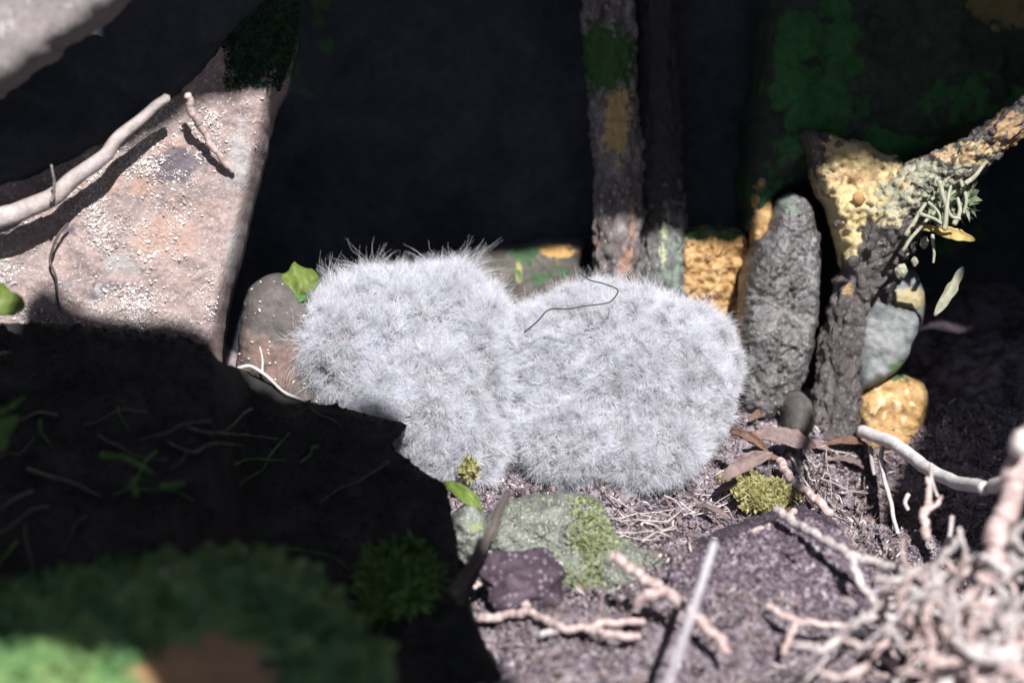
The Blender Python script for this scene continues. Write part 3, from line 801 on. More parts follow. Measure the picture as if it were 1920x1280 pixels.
def twig(pts, rpx, m, label, name='twig', cat='twig', group=None, beads=0.0, taper=.4, sides=8, seed=None, branches=(), n=12, flat=1.0, wob=0.0008):
    def one(pts, rpx, seed):
        path = ppath(pts, n)
        j = np.array([[noise.noise(Vector(q) * 90 + Vector((seed, k * 5.0, 0))) for k in range(3)] for q in path])
        path = path + j * wob
        L = np.concatenate([[0], np.cumsum(np.linalg.norm(np.diff(path, axis=0), axis=1))])
        if beads:                                    # overlapping scale leaves swell the stem
            k = int(L[-1] / 0.0007) + 4
            li = np.linspace(0, L[-1], k); path = np.stack([np.interp(li, L, path[:, i]) for i in range(3)], 1); L = li
        d = (path - CAM) @ FWD
        t = L / L[-1]
        r = rpx * K * d.mean() * (1 - taper * t)
        if beads:
            per = rpx * K * d.mean() * 2.3 * (1 + .2 * math.sin(seed))
            wav = np.array([noise.noise(Vector((q / per * .8, seed, 3.3))) for q in L])
            ph = L / per * 2 * math.pi + 2.2 * wav
            saw = (ph / (2 * math.pi)) % 1.0               # each scale widens towards its tip, then steps in
            r = r * (1 - beads * .6 + beads * 1.7 * saw ** 1.5 + .22 * wav)
            side = np.cross(np.gradient(path, axis=0), FWD); side /= np.linalg.norm(side, axis=1)[:, None] + 1e-9
            path = path + side * (np.sin(ph * .5) * rpx * K * .24)[:, None]
        return tube(path, r, sides, 0.0, flat=flat)
    seed = random.random() * 50 if seed is None else seed
    V, F = one(pts, rpx, seed)
    o = link_mesh(name, V, F, m)
    tag(o, label, cat, group)
    for (bp, br) in branches:
        V, F = one(bp, br, seed + random.random() * 9)
        link_mesh('side_twig', V, F, m, o)
    return o

# on the leaning stone
def LS(x, y, out=.0): return (x, y, dl(x, y) - .014 - out)
m_rootb = mat('pale_root', [(0.30, 0.26, 0.255), (0.39, 0.345, 0.34), (0.45, 0.41, 0.405)], 50, 0.7, 0.4, 300, spec=.3)
twig([LS(-60, 432, .016), LS(20, 402, .016), LS(90, 375, .016), LS(160, 320, .017), LS(225, 258, .018), LS(285, 204, .019), LS(312, 180, .02)], 22, m_rootb,
     'thick pale peeled root lying across the top edge of the leaning stone', 'root', 'root', taper=.6, sides=14, wob=.0016,
     branches=[([LS(95, 376, .022), LS(102, 340, .03), LS(98, 310, .036)], 4)])
twig([LS(352, 178, .020), LS(362, 215, .014), LS(385, 250, .008), LS(412, 290, .004), LS(436, 322, .001)], 8, m_twig,
     'short pinkish scaly twig stuck against the upper part of the leaning stone', beads=.1, taper=.25)
twig([LS(128, 418, .002), LS(112, 438, .002), LS(100, 462, .002), LS(93, 490, .002), LS(104, 520, .002), LS(108, 560, .002), LS(112, 580, .002)], 3, m_darktwig,
     'thin dark rootlet hanging down the lower left face of the leaning stone', 'rootlet', 'root', taper=.3, sides=6)
twig([(445, 690, 1.218), (470, 686, 1.218), (500, 706, 1.217), (535, 735, 1.215), (570, 752, 1.214)], 4, m_fine, 'thin white strand added as the sunlit rim along the lip of the dark bank',
     'rootlet', 'root', taper=.4, sides=6, branches=[([(492, 698, 1.217), (490, 672, 1.218), (487, 652, 1.219)], 2.6)])  # pale strand imitates sunlight on the rim; its branch is a real twig
# right chick: thin dark rootlet on the down
twig([(984, 624, 1.252), (1010, 600, 1.246), (1030, 582, 1.244), (1070, 577, 1.243), (1110, 573, 1.243), (1145, 565, 1.244), (1160, 546, 1.246), (1140, 537, 1.248), (1105, 524, 1.252), (1088, 512, 1.257)],
     1.7, m_darktwig, 'hair thin dark rootlet lying in a bend on the back of the right chick', 'rootlet', 'root', taper=.2, sides=5, wob=.0012)

# right: peeled stick and hanging roots
twig([(1614, 808, 1.315), (1680, 835, 1.28), (1735, 875, 1.24), (1790, 902, 1.20), (1850, 915, 1.155)], 13, m_stick,
     'smooth pale peeled stick running right from the foot of the yellow stone', 'stick', 'stick', taper=.05, sides=14,
     branches=[([(1862, 912, 1.15), (1885, 905, 1.135), (1910, 900, 1.12)], 15)])
twig([(1655, 838, 1.30), (1652, 870, 1.295), (1660, 905, 1.285), (1672, 950, 1.27), (1682, 1000, 1.25)], 5, m_fine, 'thin pale rootlet hanging below the peeled stick, reaching the soil', 'rootlet', 'root', taper=.2, sides=6)
twig([(1630, 838, 1.31), (1637, 870, 1.30), (1640, 890, 1.295)], 5, m_rootb, 'short brownish rootlet left of the hanging rootlet under the peeled stick', 'rootlet', 'root', taper=.3, sides=6)
twig([(1702, 925, 1.2), (1696, 940, 1.2), (1703, 955, 1.2)], 5, m_fine, 'tiny hooked pale rootlet standing in the dark gap below the peeled stick', 'rootlet', 'root', taper=.2, sides=6)
twig([(1745, 870, 1.16), (1748, 900, 1.16), (1760, 930, 1.15)], 4, m_fine, 'fine pale fibre crossing the middle of the peeled stick', 'rootlet', 'root', taper=.3, sides=6)
twig([(1786, 968, 1.13), (1782, 1000, 1.13), (1770, 1025, 1.13), (1755, 1050, 1.13)], 5, m_fine, 'upright pale sprig rising left of the twig heap', 'rootlet', 'root', taper=.3, sides=6)
twig([(1738, 1010, 1.13), (1733, 970, 1.135), (1742, 935, 1.14), (1740, 895, 1.145)], 9, m_twig, 'knobbly pinkish twig stub standing in the dark gap at the right', beads=.3, taper=.4,
     branches=[([(1735, 960, 1.137), (1755, 945, 1.137), (1765, 930, 1.137)], 6)])
# straw stalk
twig([(1340, 1018, 1.05), (1310, 1110, 1.01), (1280, 1200, .97), (1245, 1300, .93), (1215, 1390, .89)], 8.5, m_straw, 'long pale lilac grass stalk slanting up from the bottom edge', 'grass_stalk', 'stalk', taper=.3, sides=10, wob=.0003)
# scaly twigs in the middle foreground
twig([(1150, 1045, 1.11), (1200, 1078, 1.10), (1245, 1108, 1.09), (1300, 1150, 1.075), (1345, 1195, 1.065), (1366, 1222, 1.06)], 11, m_twig,
     'pink scaly dry twig slanting from the mossy stone towards the grass stalk', beads=.22, taper=.15, branches=[([(1240, 1105, 1.09), (1210, 1118, 1.09), (1190, 1140, 1.095)], 11)])
twig([(920, 1040, None, .012), (935, 1075, None, .016), (930, 1120, None, .012), (935, 1150, None, .006)], 8, m_twig, 'pink forked scaly twig standing at the edge of the shade', beads=.25, taper=.2,
     branches=[([(930, 1080, None, .016), (955, 1050, None, .02)], 7), ([(925, 1082, None, .016), (890, 1100, None, .014)], 6)])
twig([(958, 1060, None, .012), (975, 1090, None, .012), (985, 1140, None, .008)], 8, m_twig, 'short pink beaded twig right of the forked one by the shade edge', beads=.28, taper=.1)
twig([(900, 1160, None, .006), (990, 1150, None, .006), (1060, 1178, None, .008), (1130, 1170, None, .008), (1205, 1165, None, .008)], 9, m_twig,
     'pale pink twig lying level along the soil below the mossy stone', beads=.15, taper=.2, branches=[([(1090, 1176, None, .008), (1150, 1190, None, .008), (1200, 1195, None, .006)], 9)])
twig([(1015, 1190, None, .006), (1060, 1178, None, .006), (1110, 1180, None, .004)], 8, m_twigp, 'short pale twig end crossing under the level pink twig', beads=.15, taper=.3)
twig([(1462, 865, None, .012), (1490, 905, None, .014), (1530, 935, None, .012), (1560, 965, None, .01)], 9, m_twig, 'pink scaly twig running down right from the moss cushion', beads=.1, taper=.1)
twig([(1410, 1000, None, .01), (1450, 985, None, .012), (1490, 960, None, .012)], 9, m_twig, 'short orange pink twig beside the crest of the purple clod', beads=.2, taper=.2)
twig([(1455, 955, 1.17), (1500, 985, 1.15), (1550, 1015, 1.13), (1590, 1040, 1.115), (1610, 1085, 1.10), (1640, 1130, 1.09), (1680, 1140, 1.08)], 9, m_twigp,
     'long pale branched twig arching over the purple clod', taper=.05, branches=[([(1590, 1040, 1.115), (1660, 1060, 1.10), (1740, 1080, 1.08), (1830, 1070, 1.06)], 9)], beads=.04)
twig([(1440, 1135, None, .014), (1480, 1160, None, .014), (1530, 1168, None, .014), (1590, 1172, None, .014)], 8, m_twig, 'pink twig lying on the front of the purple clod', beads=.15, taper=.2)
twig([(1470, 1225, None, .012), (1480, 1195, None, .014), (1492, 1172, None, .014)], 8, m_twig, 'short stub twig standing under the pink twig on the clod', beads=.2, taper=.2)
# heap in the corner: dead sprays
HG = 'dry scaly twigs heaped in the lower right corner'
HL = 'dry pale pink scaly twig in the tangled heap in the lower right corner'
heap = []
twig([(1935, 800, 1.03), (1915, 870, 1.03), (1885, 950, 1.03), (1868, 1020, 1.03), (1850, 1090, 1.03)], 22, m_twig, 'stout pink beaded twig rising along the right edge above the heap', beads=.18, taper=.0, sides=12,
     branches=[([(1925, 835, 1.03), (1950, 800, 1.02)], 20)])
spec = [
 [(1840, 1050, 1.05), (1780, 1100, 1.04), (1720, 1180, 1.03), (1700, 1300, 1.02), 19],
 [(1860, 1080, 1.03), (1900, 1150, 1.02), (1890, 1230, 1.01), (1860, 1320, 1.0), 20],
 [(1930, 1130, 1.02), (1850, 1180, 1.02), (1780, 1210, 1.03), (1690, 1225, 1.05), 16],
 [(1950, 1220, 1.0), (1860, 1235, 1.0), (1770, 1275, 1.0), (1690, 1340, 1.0), 24],
 [(1640, 1265, 1.05), (1740, 1290, 1.02), (1820, 1270, 1.0), (1920, 1180, .99), 18],
 [(1800, 1060, 1.05), (1850, 1130, 1.03), (1850, 1200, 1.02), (1900, 1290, 1.0), 17],
 [(1720, 1080, 1.07), (1770, 1130, 1.05), (1790, 1200, 1.04), (1830, 1260, 1.02), 14],
 [(1600, 1190, 1.07), (1680, 1170, 1.06), (1760, 1120, 1.04), (1830, 1040, 1.02), 16],
 [(1690, 1140, 1.07), (1720, 1190, 1.05), (1740, 1260, 1.03), (1760, 1330, 1.0), 15],
 [(1940, 1020, 1.02), (1900, 1060, 1.03), (1850, 1100, 1.03), (1820, 1170, 1.03), 18],
 [(1880, 1010, 1.04), (1900, 1100, 1.03), (1930, 1160, 1.02), (1960, 1240, 1.0), 18],
 [(1640, 1330, 1.0), (1700, 1260, 1.02), (1770, 1210, 1.02), (1850, 1200, 1.01), 17],
 [(1560, 1210, 1.09), (1620, 1225, 1.07), (1690, 1200, 1.06), (1750, 1180, 1.05), 13],
 [(1760, 1260, 1.0), (1840, 1215, .99), (1900, 1220, .99), (1970, 1180, .98), 22],
 [(1830, 1330, .97), (1870, 1270, .97), (1940, 1240, .97), (2000, 1220, .97), 24],
 [(1800, 990, 1.06), (1815, 1040, 1.05), (1850, 1080, 1.04), (1900, 1100, 1.03), 15],
 [(1690, 1010, 1.10), (1700, 1060, 1.08), (1750, 1090, 1.07), (1810, 1090, 1.06), 12],
]
for k in range(24):                                    # finer shoots between the main ones
    x = random.uniform(1620, 1930); y = random.uniform(1050 + max(0, 1720 - x) * .6, 1300); an = random.choice([-.5, -.35, -.4, 1.0, 1.3, 2.3, 2.6]) + random.uniform(-.3, .3); ln = random.uniform(110, 260); d0 = random.uniform(1.0, 1.07)
    spec.append([(x + ln * t * math.cos(an) + random.uniform(-7, 7), y + ln * t * math.sin(an) + random.uniform(-7, 7), d0 - .02 * t) for t in (0, .35, .7, 1)] + [random.uniform(9, 17)])
for k, q in enumerate(spec):
    r = q[-1]; pts = q[:-1]
    br = []
    for _ in range(2):
        a = pts[random.randint(1, 2)]
        an = random.uniform(0, 6.28); ln = random.uniform(60, 130)
        br.append(([a, (a[0] + ln * .5 * math.cos(an), a[1] + ln * .5 * math.sin(an), a[2] - .006), (a[0] + ln * math.cos(an + .4), a[1] + ln * math.sin(an + .4), a[2] - .012)], r * .75))
    pk = 'pink' if k % 2 == 0 else 'pale grey'; th = 'stout' if r > 15.5 else 'slender'
    twig(pts, r * .35, m_twig if k % 2 == 0 else m_twigp, '%s dry %s scaly twig in the tangled heap in the lower right corner' % (th, pk), group='%s %s twigs in the corner heap' % (th, pk), beads=.12, wob=.0013, taper=.5, sides=10, branches=br)
m_pod = mat('pale_cone', [(0.45, 0.40, 0.39), (0.58, 0.53, 0.52), (0.66, 0.62, 0.61)], 60, .7, .3, 400)
def lump(name, px, py, d, rx, ry, rz, m, label, cat, seed, amp=.18, rot=0):
    bm = bmesh.new(); bmesh.ops.create_icosphere(bm, subdivisions=4, radius=1)
    vv = np.array([v.co[:] for v in bm.verts]); ff = [tuple(v.index for v in f.verts) for f in bm.faces]; bm.free()
    vv = vv * (1 + amp * nz(vv, 1.4, 5, .8, seed)[:, None])
    vv = vv * np.array([rx * K * d, rz, ry * K * d])
    c, s = math.cos(rot), math.sin(rot)
    vv = np.stack([vv[:, 0] * c - vv[:, 2] * s, vv[:, 1], vv[:, 0] * s + vv[:, 2] * c], 1) + P(px, py, d)
    return tag(link_mesh(name, vv, ff, m), label, cat)
lump('seed_pod', 1912, 830, 1.02, 18, 28, .007, m_pod, 'pale rounded seed head cut by the right edge above the twig heap', 'seed head', 5, rot=-.3)
lump('seed', 1617, 982, Gd(1617, 982, .004), 8, 8, .002, m_crumb, 'small round white seed on the soil left of the hanging rootlet', 'seed', 6, .05)

# mossy stone and clods in front of the chicks
m_mstone = mat('mossy_stone', [(0.10, 0.106, 0.095), (0.19, 0.205, 0.183), (0.32, 0.335, 0.315)], 90, .85, .8, 420, speck=(.38, .40, .37), speck_scale=600, speck_amt=.66,
               patches=((0.23, 0.27, 0.14), (0.8, 0.79, 0.78), (0.55, 0.42, 0.10)))
V, F, mk = solid([(905, 985), (950, 945), (1050, 930), (1120, 945), (1150, 990), (1205, 1030), (1262, 1055), (1230, 1110), (1160, 1155), (1110, 1180), (1060, 1172), (1036, 1120), (1046, 1078), (980, 1066),
                  (925, 1035)], lambda x, y: 1.205 - .00022 * (y - 960), .05, rim=44, bulge=.016, step=3.6, rough=.006, rscale=70, rg=.0022, rgscale=380, jit=9, seed=91,
                 paint=[[(1110, 1000, 26, 60, .6), (1075, 1100, 36, 50, .55), (1190, 1060, 40, 18, .3)], [(1034, 1050, 16, 14, .6)], [(1078, 1003, 5, 4, .8)]])
ms_ = tag(link_mesh('mossy_stone', V, F, m_mstone, masks=mk), 'grey green mossy stone on the soil just below the right chick', 'stone')
pp, pn = surf_points(V, F, 2600, -FWD, .2); sz = np.clip(np.abs(rng.normal(0, .45, 2600)) * .001 + .0003, 0, .0014)
a_, b_ = grains(pp, sz); tag(link_mesh('crumbs', a_, b_, m_mstone, ms_, smooth=False), kind='stuff')
def msw(c):
    x, y, d = topx(c); n = np.array([noise.fractal(Vector(q) * 90, .8, 2, 3) for q in c])
    q = np.minimum(np.hypot((x - 1108) / 34, (y - 1010) / 70), np.hypot((x - 1075) / 50, (y - 1105) / 60))
    return np.clip(1.5 - q + n, 0, 1) ** 2 + .02
m_smoss = mat('stone_moss', [(0.12, 0.14, 0.07), (0.22, 0.25, 0.13), (0.34, 0.37, 0.25)], 150, .85, .2, 900)
pp, pn = surf_points(V, F, 3000, -FWD, .1, msw)
a_, b_ = fronds(pp, pn, .0022, .0008, .6); tag(link_mesh('moss', a_, b_, m_smoss, ms_), kind='stuff')
m_purpc = mat('clod_crumb', [(0.05, 0.034, 0.05), (0.13, 0.1, 0.13), (0.36, 0.31, 0.35)], 240, .5, 0, 400, spec=.6)
m_purp = mat('purple_clod', [(0.025, 0.015, 0.025), (0.065, 0.044, 0.065), (0.14, 0.105, 0.135)], 80, .85, .9, 420, spec=.4, speck=(.26, .21, .25), speck_scale=420, speck_amt=.7)
V, F, mk = solid([(1245, 1075), (1290, 1035), (1350, 1010), (1400, 990), (1460, 965), (1530, 965), (1600, 1010), (1640, 1090), (1620, 1180), (1560, 1250), (1430, 1280), (1320, 1230), (1270, 1150)],
                 lambda x, y: 1.185 - .00034 * (y - 980), .06, rim=70, bulge=.022, step=4, rough=.007, rscale=60, rg=.0034, rgscale=260, jit=9, seed=92)
pc = tag(link_mesh('clod', V, F, m_purp), 'broad purple brown crumbly clod behind the grass stalk', 'clod')
pp, pn = surf_points(V, F, 4200, -FWD, .2); sz = np.clip(np.abs(rng.normal(0, .8, 4200)) * .001 + .0005, 0, .0026)
a_, b_ = grains(pp, sz); tag(link_mesh('crumbs', a_, b_, m_purpc, pc, smooth=False), kind='stuff')
V, F, mk = solid([(850, 960), (885, 945), (915, 975), (920, 1030), (890, 1070), (855, 1050), (840, 1000)], 1.19, .04, rim=30, bulge=.012, step=4, rough=.005, rscale=80, rg=.002, rgscale=330, jit=6, seed=95,
                 paint=[[(895, 985, 20, 16, .5)], [], []])
tag(link_mesh('stone', V, F, m_mstone, masks=mk), 'small grey green stone at the edge of the shade, left of the mossy stone', 'stone')
lump('clod', 975, 1090, 1.145, 76, 54, .02, m_purp, 'small dark purple clod behind the pink twigs at the shade edge', 'clod', 9, .32)

# dry leaf, moss cushion, green leaf
m_leaf = mat('dry_leaf', [(0.11, 0.06, 0.042), (0.19, 0.115, 0.085), (0.28, 0.19, 0.16)], 60, .6, .3, 300, transl=.2)
m_leafp = mat('grey_leaf', [(0.16, 0.11, 0.105), (0.24, 0.175, 0.17), (0.30, 0.23, 0.225)], 60, .7, .3, 300, transl=.15)
m_green = mat('green_leaf', [(0.11, 0.17, 0.03), (0.17, 0.24, 0.05), (0.24, 0.31, 0.08)], 60, .5, .15, 200, spec=.4, transl=.35)
def leaf(p0, p1, wpx, m, label, lift=.3, curl=.5, name='leaf', cat='leaf', nrm=None, n=12, k=7):
    p0 = np.array(p0); p1 = np.array(p1); ax = p1 - p0; L = np.linalg.norm(ax); ax /= L
    nr = -FWD * .7 + np.array([0, 0, .7]) if nrm is None else np.array(nrm, float)
    side = np.cross(ax, nr); side /= np.linalg.norm(side); nr = np.cross(side, ax)
    V = []; F = []
    se = random.random() * 40
    for i in range(n + 1):
        t = i / n; w = (1 + .5 * noise.noise(Vector((t * 5, se, 0)))) * wpx * K * 1.25 * math.sin(math.pi * min(1, t * .93 + .04)) ** .8
        for j in range(k):
            s = j / (k - 1) * 2 - 1
            V.append(p0 + ax * L * t + side * s * w * (1 - .3 * curl * s * s) + nr * (L * lift * math.sin(math.pi * t) * .3 + curl * w * s * s + .55 * w * noise.fractal(Vector((t * 4, s * 1.5, se)), .8, 2, 3)))
    for i in range(n):
        for j in range(k - 1):
            F.append((i * k + j, i * k + j + 1, (i + 1) * k + j + 1, (i + 1) * k + j))
    V = np.array(V); V2 = V - nr * .0004; q = len(V)                  # a real blade with two sides
    F2 = [tuple(i + q for i in f[::-1]) for f in F]
    rim = [i * k for i in range(n + 1)] + [n * k + j for j in range(1, k)] + [i * k + k - 1 for i in range(n - 1, -1, -1)] + [j for j in range(k - 2, 0, -1)]
    E_ = [(rim[i], rim[(i + 1) % len(rim)], rim[(i + 1) % len(rim)] + q, rim[i] + q) for i in range(len(rim))]
    return tag(link_mesh(name, np.concatenate([V, V2]), F + F2 + E_, m), label, cat)
leaf(P(1368, 808, 1.262), P(1440, 846, 1.255), 16, m_leaf, 'curled rust brown dry leaf under the right flank of the right chick', curl=.9)
leaf(P(1410, 812, 1.285), P(1530, 838, 1.285), 22, m_leafp, 'flat dull pink dry leaf right of the curled rust leaf', curl=.3)
leaf(P(1352, 900, 1.245), P(1450, 850, 1.25), 20, m_leafp, 'wrinkled purplish dead leaf above the moss cushion', curl=.6)
leaf(P(1396, 960, 1.235), P(1490, 942, 1.235), 9, m_leaf, 'narrow tan dead leaf lying below the moss cushion', curl=.4)
leaf(P(524, 528, 1.268), P(598, 522, 1.268), 32, m_green, 'bright green rounded leaf on top of the brown grey stone beside the left chick', curl=-.3, nrm=-FWD + np.array([0, 0, .4]))
leaf(P(536, 570, 1.262), P(580, 556, 1.262), 10, m_moss, 'small dark green leaf tucked under the bright green leaf', curl=.3)
leaf(P(832, 905, 1.20), P(905, 955, 1.19), 16, m_green, 'small green leaf at the edge of the shade below the left chick', curl=.3)
leaf(P(-50, 556, 1.15), P(46, 574, 1.15), 34, m_green, 'vivid green blurred leaf at the left edge below the leaning stone', curl=.1, lift=.05, nrm=SUNV)
leaf(P(1632, 545, 1.30), P(1700, 520, 1.30), 8, m_fine, 'small pale curled flake beside the greenish stone', curl=.5) if False else None

def cushion(px, py, d, rx, ry, rz, m, nleaf, L, wd, label, seed, cat='moss', name='moss_cushion'):
    bm = bmesh.new(); bmesh.ops.create_icosphere(bm, subdivisions=4, radius=1)
    vv = np.array([v.co[:] for v in bm.verts]); ff = [tuple(v.index for v in f.verts) for f in bm.faces]; bm.free()
    vv = vv * (1 + .42 * nz(vv, 1.9, 6, .7, seed)[:, None]) * np.array([rx * K * d, rz, ry * K * d]) + P(px, py, d)
    o = tag(link_mesh(name, vv, ff, m), label, cat)
    pp, pn = surf_points(vv, ff, nleaf, -FWD, -.3)
    a_, b_ = fronds(pp, pn, L, wd, .5)
    tag(link_mesh('fronds', a_, b_, m, o), kind='stuff')
    return o
for (x0, y0, x1, y1, w, mm_, lb) in (
    (1395, 868, 1462, 858, 13, m_leaf, 'torn russet bark flake lying between the two dead leaves'),
    (1460, 822, 1560, 846, 12, m_leafp, 'long grey bark strip lying at the foot of the upright stone'),
    (1540, 835, 1640, 842, 12, m_leaf, 'brown bark strip lying level at the foot of the root'),
    (1552, 862, 1622, 884, 10, m_leafp, 'narrow bark strip under the level brown strip'),
    (1340, 925, 1400, 905, 10, m_leafp, 'crumpled dull flake at the left end of the moss cushion'),
    (1300, 950, 1370, 972, 9, m_leafp, 'pale torn flake on the soil left below the moss cushion'),
    (1405, 790, 1450, 770, 14, m_leaf, 'brown crumpled leaf behind the rust leaf, touching the upright stone'),
    (1425, 735, 1470, 785, 9, m_leafp, 'thin curled strip arching over the round grey pebble'),
    (1440, 975, 1500, 965, 9, m_leaf, 'reddish flake on the crest of the purple clod')):
    leaf(G(x0, y0, .006), G(x1, y1, .006), w, mm_, lb, curl=.5, name='bark_flake' if 'bark' in lb else 'leaf', cat='bark flake' if 'bark' in lb else 'leaf', nrm=(0, -.3, 1))
cushion(1432, 926, 1.238, 48, 9, .014, m_mossy, 2600, .0026, .0009, 'yellow green moss cushion on the soil right of the right chick', 3)
cushion(1372, 912, Gd(1372, 912), 22, 9, .01, m_mossy, 500, .003, .001, 'small moss tuft joined to the left end of the moss cushion', 8)
cushion(1405, 902, Gd(1405, 902), 26, 8, .012, m_mossy, 600, .0026, .0009, 'small moss tuft on the upper side of the moss cushion', 10)
cushion(1476, 938, Gd(1476, 938), 18, 10, .01, m_mossy, 500, .003, .001, 'small moss tuft at the lower right end of the moss cushion', 9)
cushion(880, 880, 1.225, 12, 12, .005, m_mossy, 140, .004, .001, 'tiny yellow moss tuft under the left chick', 4)
cushion(745, 1085, 1.10, 60, 34, .02, m_moss, 900, .008, .0012, 'dim green moss rosette on the shaded bank', 5)

# straw and flakes hanging under the root on the right
m_flake = mat('pale_flake', [(0.28, 0.28, 0.20), (0.40, 0.40, 0.31), (0.50, 0.50, 0.43)], 80, .6, .2, 300, transl=.2)
m_gold = mat('golden_leaf', [(0.35, 0.24, 0.08), (0.50, 0.38, 0.15), (0.58, 0.47, 0.22)], 80, .6, .2, 300, transl=.2)
leaf(P(1752, 592, 1.285), P(1806, 500, 1.285), 13, m_flake, 'pale grey green seed pod hanging against the dark right side', curl=.5, name='seed_pod', cat='pod', nrm=-FWD)
leaf(P(1745, 428, 1.275), P(1828, 450, 1.27), 12, m_gold, 'golden dry leaf at the lower end of the straw cluster under the root', curl=.4, nrm=-FWD)
leaf(P(1715, 425, 1.28), P(1760, 430, 1.27), 8, m_gold, 'small tan dry leaf left of the golden leaf under the root', curl=.4, nrm=-FWD)
SG = 'pale stalks of the straw cluster under the root'
SL = 'thin pale straw in the cluster hanging under the root'
for q in ([(1692, 470), (1730, 420), (1790, 360)], [(1770, 430), (1775, 400), (1782, 350)], [(1750, 440), (1752, 470), (1750, 492)], [(1700, 440), (1730, 390), (1750, 370)],
          [(1760, 340), (1780, 400), (1800, 410)], [(1800, 330), (1810, 370), (1806, 400)], [(1790, 420), (1800, 395), (1796, 370)], [(1725, 400), (1750, 410), (1775, 425)],
          [(1830, 300), (1826, 340), (1812, 360)], [(1740, 380), (1760, 400), (1762, 425)], [(1810, 345), (1830, 330), (1850, 300)]):
    dd = random.uniform(1.255, 1.285)
    twig([(x, y, dd) for x, y in q], random.uniform(3, 6), m_flake, SL, 'straw', 'straw', group=SG, taper=.4, sides=6)
for (x, y, r) in ((1733, 455, 8), (1715, 490, 7), (1700, 475, 5), (1690, 508, 11)):
    lump('crumb', x, y, 1.29, r, r * 1.3, .002, m_flake, 'small pale crumb caught among the rootlets right of the root', 'crumb', x, .3)['group'] = 'pale crumbs right of the root'
m_tuft = mat('grey_green_leaf', [(0.10, 0.14, 0.08), (0.2, 0.25, 0.16), (0.32, 0.36, 0.27)], 120, .5, .2, 500, transl=.2)
cushion(1775, 370, 1.29, 40, 36, .006, m_tuft, 200, .008, .0018, 'grey green leafy tuft behind the straw cluster under the root', 15, 'tuft', 'leaf_tuft')

# fine roots on the soil
FG = 'white root fibres on the soil between mossy stone and clod'; FL = 'fine white root fibre on the soil between the mossy stone and the purple clod'
for k in range(44):
    x = random.uniform(1000, 1440); y = random.uniform(930, 1020); an = random.uniform(-.5, .6); ln = random.uniform(30, 110)
    pts = [(x + ln * t * math.cos(an) + random.uniform(-6, 6), y + ln * t * math.sin(an) + random.uniform(-8, 8), None, .004 + random.uniform(0, .003)) for t in (0, .33, .66, 1)]
    twig(pts, random.uniform(1.0, 1.9), m_fine, FL, 'root_fibre', 'root', group=FG, taper=.4, sides=5, n=5)
FG2 = 'straws and fibres littering the soil below the root'; FL2 = 'bent pale straw littering the soil below the root and peeled stick'
for k in range(34):
    x = random.uniform(1480, 1640); y = random.uniform(820, 960); an = random.uniform(-.4, 1.6); ln = random.uniform(30, 90)
    pts = [(x + ln * t * math.cos(an) + random.uniform(-6, 6), y + ln * t * math.sin(an) + random.uniform(-6, 6), None, .003 + random.uniform(0, .006)) for t in (0, .33, .66, 1)]
    twig(pts, random.uniform(1.2, 3.2), random.choice([m_fine, m_rootb, m_rootb, m_leafp, m_darktwig]), FL2, 'straw', 'straw', group=FG2, taper=.4, sides=5, n=5)

# dark twigs of the shaded bank
twig([(950, 925, 1.13), (920, 1000, 1.11), (885, 1060, 1.09), (850, 1110, 1.07)], 8, m_darktwig, 'dark bare twig leaning out of the shade below the left chick', taper=-.6)
twig([(900, 1010, 1.10), (880, 1060, 1.09), (860, 1130, 1.08)], 6, m_darktwig, 'second dark twig crossing low at the edge of the shade', taper=-.4)
for (q, l) in (([(190, 850, 1.09), (240, 862, 1.085), (285, 885, 1.08)], 'dim green stem with a bend on the shaded bank'),
               ([(255, 930, 1.08), (250, 905, 1.08), (262, 895, 1.08)], 'dim green sprout standing on the shaded bank'),
               ([(300, 912, 1.08), (345, 905, 1.08)], 'short dim green blade lying on the shaded bank'),
               ([(-10, 780, 1.09), (25, 760, 1.09), (45, 745, 1.09)], 'green blade at the left edge of the shaded bank')):
    twig(q, 7, m_moss, l, 'grass_stalk', 'stalk', taper=.3, sides=6)
leaf(P(-40, 870, 1.06), P(35, 780, 1.06), 26, m_moss, 'dim green leaf at the left edge of the shaded bank', curl=.3)

m_stem = mat('dim_stem', [(0.07, 0.065, 0.055), (0.12, 0.11, 0.095), (0.18, 0.17, 0.15)], 60, .8, .2, 400)
for k in range(34):
    x = random.uniform(30, 780); y = random.uniform(700 + max(0, x - 450) * .45, 1090); an = random.uniform(0, 3.1); ln = random.uniform(50, 190)
    pts = [(x + ln * t * math.cos(an) + random.uniform(-10, 10), y + ln * t * math.sin(an) * .7 + random.uniform(-10, 10)) for t in (0, .33, .66, 1)]
    if any(q[0] > 740 or q[1] < 690 + max(0, q[0] - 450) * .45 for q in pts): continue
    twig([(q[0], q[1], float(db(q[0], q[1])) - .009 - random.uniform(0, .008)) for q in pts], random.uniform(2, 4.5), random.choice([m_stem, m_stem, m_moss, m_darktwig]),
         'thin dim stem tangled on the shaded bank', 'dead_stem', 'stem', group='dim stems tangled on the shaded bank', taper=.5, sides=5, n=6)

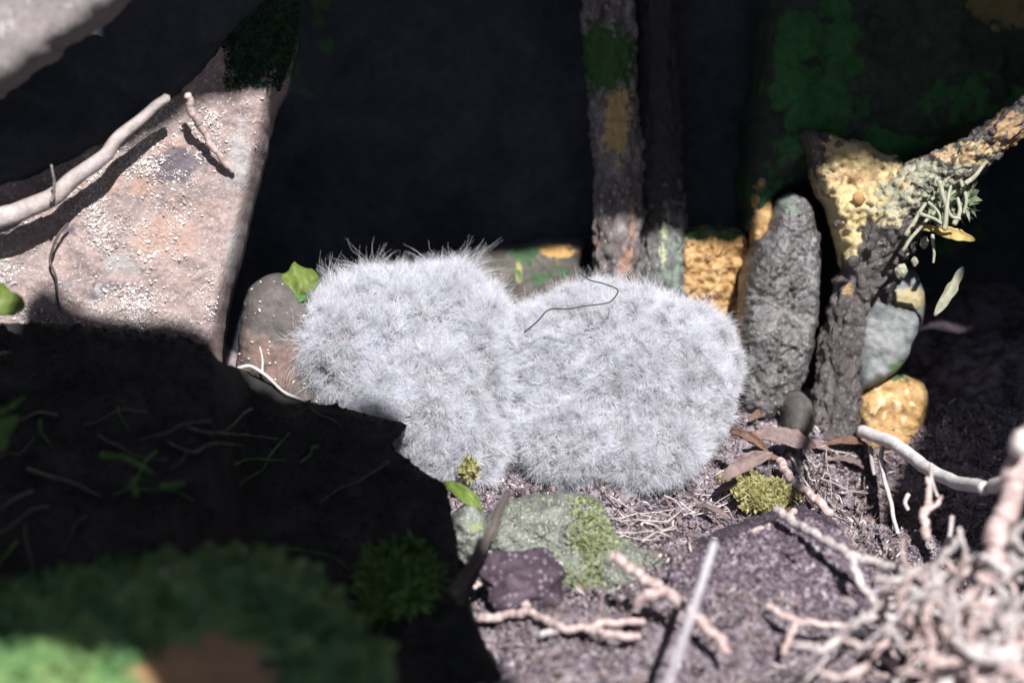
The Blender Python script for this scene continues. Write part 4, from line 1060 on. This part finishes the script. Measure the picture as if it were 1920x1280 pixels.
# near foreground bottom left: leafy moss and a brown leaf, far out of focus
m_lmoss = mat('leafy_moss', [(0.035, 0.09, 0.03), (0.14, 0.30, 0.09), (0.34, 0.46, 0.17)], 24, 0.6, 0.3, 900, spec=.4, transl=.2)
m_cmoss = mat('corner_moss', [(0.028, 0.065, 0.028), (0.075, 0.17, 0.058), (0.14, 0.23, 0.08), (0.34, 0.39, 0.2)], 34, 0.7, 0.5, 300, spec=.4, dist=.6, patches=((0.36, 0.21, 0.11), (0.02, 0.05, 0.025), (0.2, 0.3, 0.1)))
V, F, mk = solid([(-220, 1160), (0, 1130), (150, 1102), (300, 1080), (430, 1064), (510, 1085), (590, 1150), (660, 1230), (700, 1300), (720, 1500), (-220, 1520)],
                 lambda x, y: .935 - .00032 * (y - 1080), .12, rim=60, bulge=.012, step=11, rough=.006, rscale=40, rg=.003, rgscale=90, jit=8, seed=88,
                 paint=[[(400, 1270, 120, 66, 1.0)], [(450, 1110, 90, 30, .4), (560, 1220, 60, 60, .5), (250, 1200, 40, 30, .4)], [(560, 1215, 120, 8, .5)]])
cm = tag(link_mesh('mossy_stone', V, F, m_cmoss, masks=mk), 'blurred low mossy stone with a bare brown patch in the bottom left corner', 'stone')
def cmw(c):
    x, y, d = topx(c); return (np.hypot((x - 400) / 130, (y - 1280) / 80) > 1).astype(float)
pp, pn = surf_points(V, F, 2600, -FWD, -.1, cmw)
a_, b_ = fronds(pp, pn, .006, .0024, .6)
tag(link_mesh('moss', a_, b_, m_cmoss, cm), kind='stuff')

# ------------------------------------------------------------------ loose soil crumbs and litter
def groundw(c):
    x, y, d = topx(c); w = np.zeros(len(c))
    w[(x > 780) & (x < 2000) & (y > 760) & (y < 1400)] = 1
    return w
gft = [f for f in gf if abs(gv[f[0]][0]) < .4 and -.4 < gv[f[0]][1] < .2]
pp, pn = surf_points(gv, gft, 60000, None, 0, groundw)
sz = np.clip(np.abs(rng.normal(0, .6, 60000)) * .001 + .0003, 0, .002)
sz[:700] *= 1.9
sz[30000:50000] *= .6
m_grit = mat('grit', [(0.2, 0.175, 0.18), (0.4, 0.365, 0.37), (0.75, 0.73, 0.74)], 260, 0.35, 0, 900, spec=.6)
for nm, m, sl_ in (('soil_crumbs', m_soil, slice(0, 30000)), ('pale_grit', m_grit, slice(30000, 50000)), ('dark_grit', m_purp, slice(50000, 60000))):
    a_, b_ = grains(pp[sl_] + pn[sl_] * sz[sl_, None] * .4, sz[sl_])
    tag(link_mesh(nm, a_, b_, m, smooth=False), 'loose soil crumbs strewn over the floor of the hollow', kind='stuff')

for nm, mm_, cnt, ln_, wd_ in (('plant_litter', m_leafp, 3200, .0055, .0011), ('pale_litter', m_fine, 1800, .006, .0005), ('dark_litter', m_darktwig, 1800, .007, .0007)):
    pp, pn = surf_points(gv, gft, cnt, None, 0, groundw)
    a_, b_ = fronds(pp + pn * .0008, pn * .22 + rng.normal(0, .6, pp.shape), ln_, wd_, .5)
    tag(link_mesh(nm, a_, b_, mm_, smooth=False), 'bits of dry plant litter strewn over the soil', kind='stuff')
for o in bpy.data.objects:
    if '_org' in o: del o['_org']
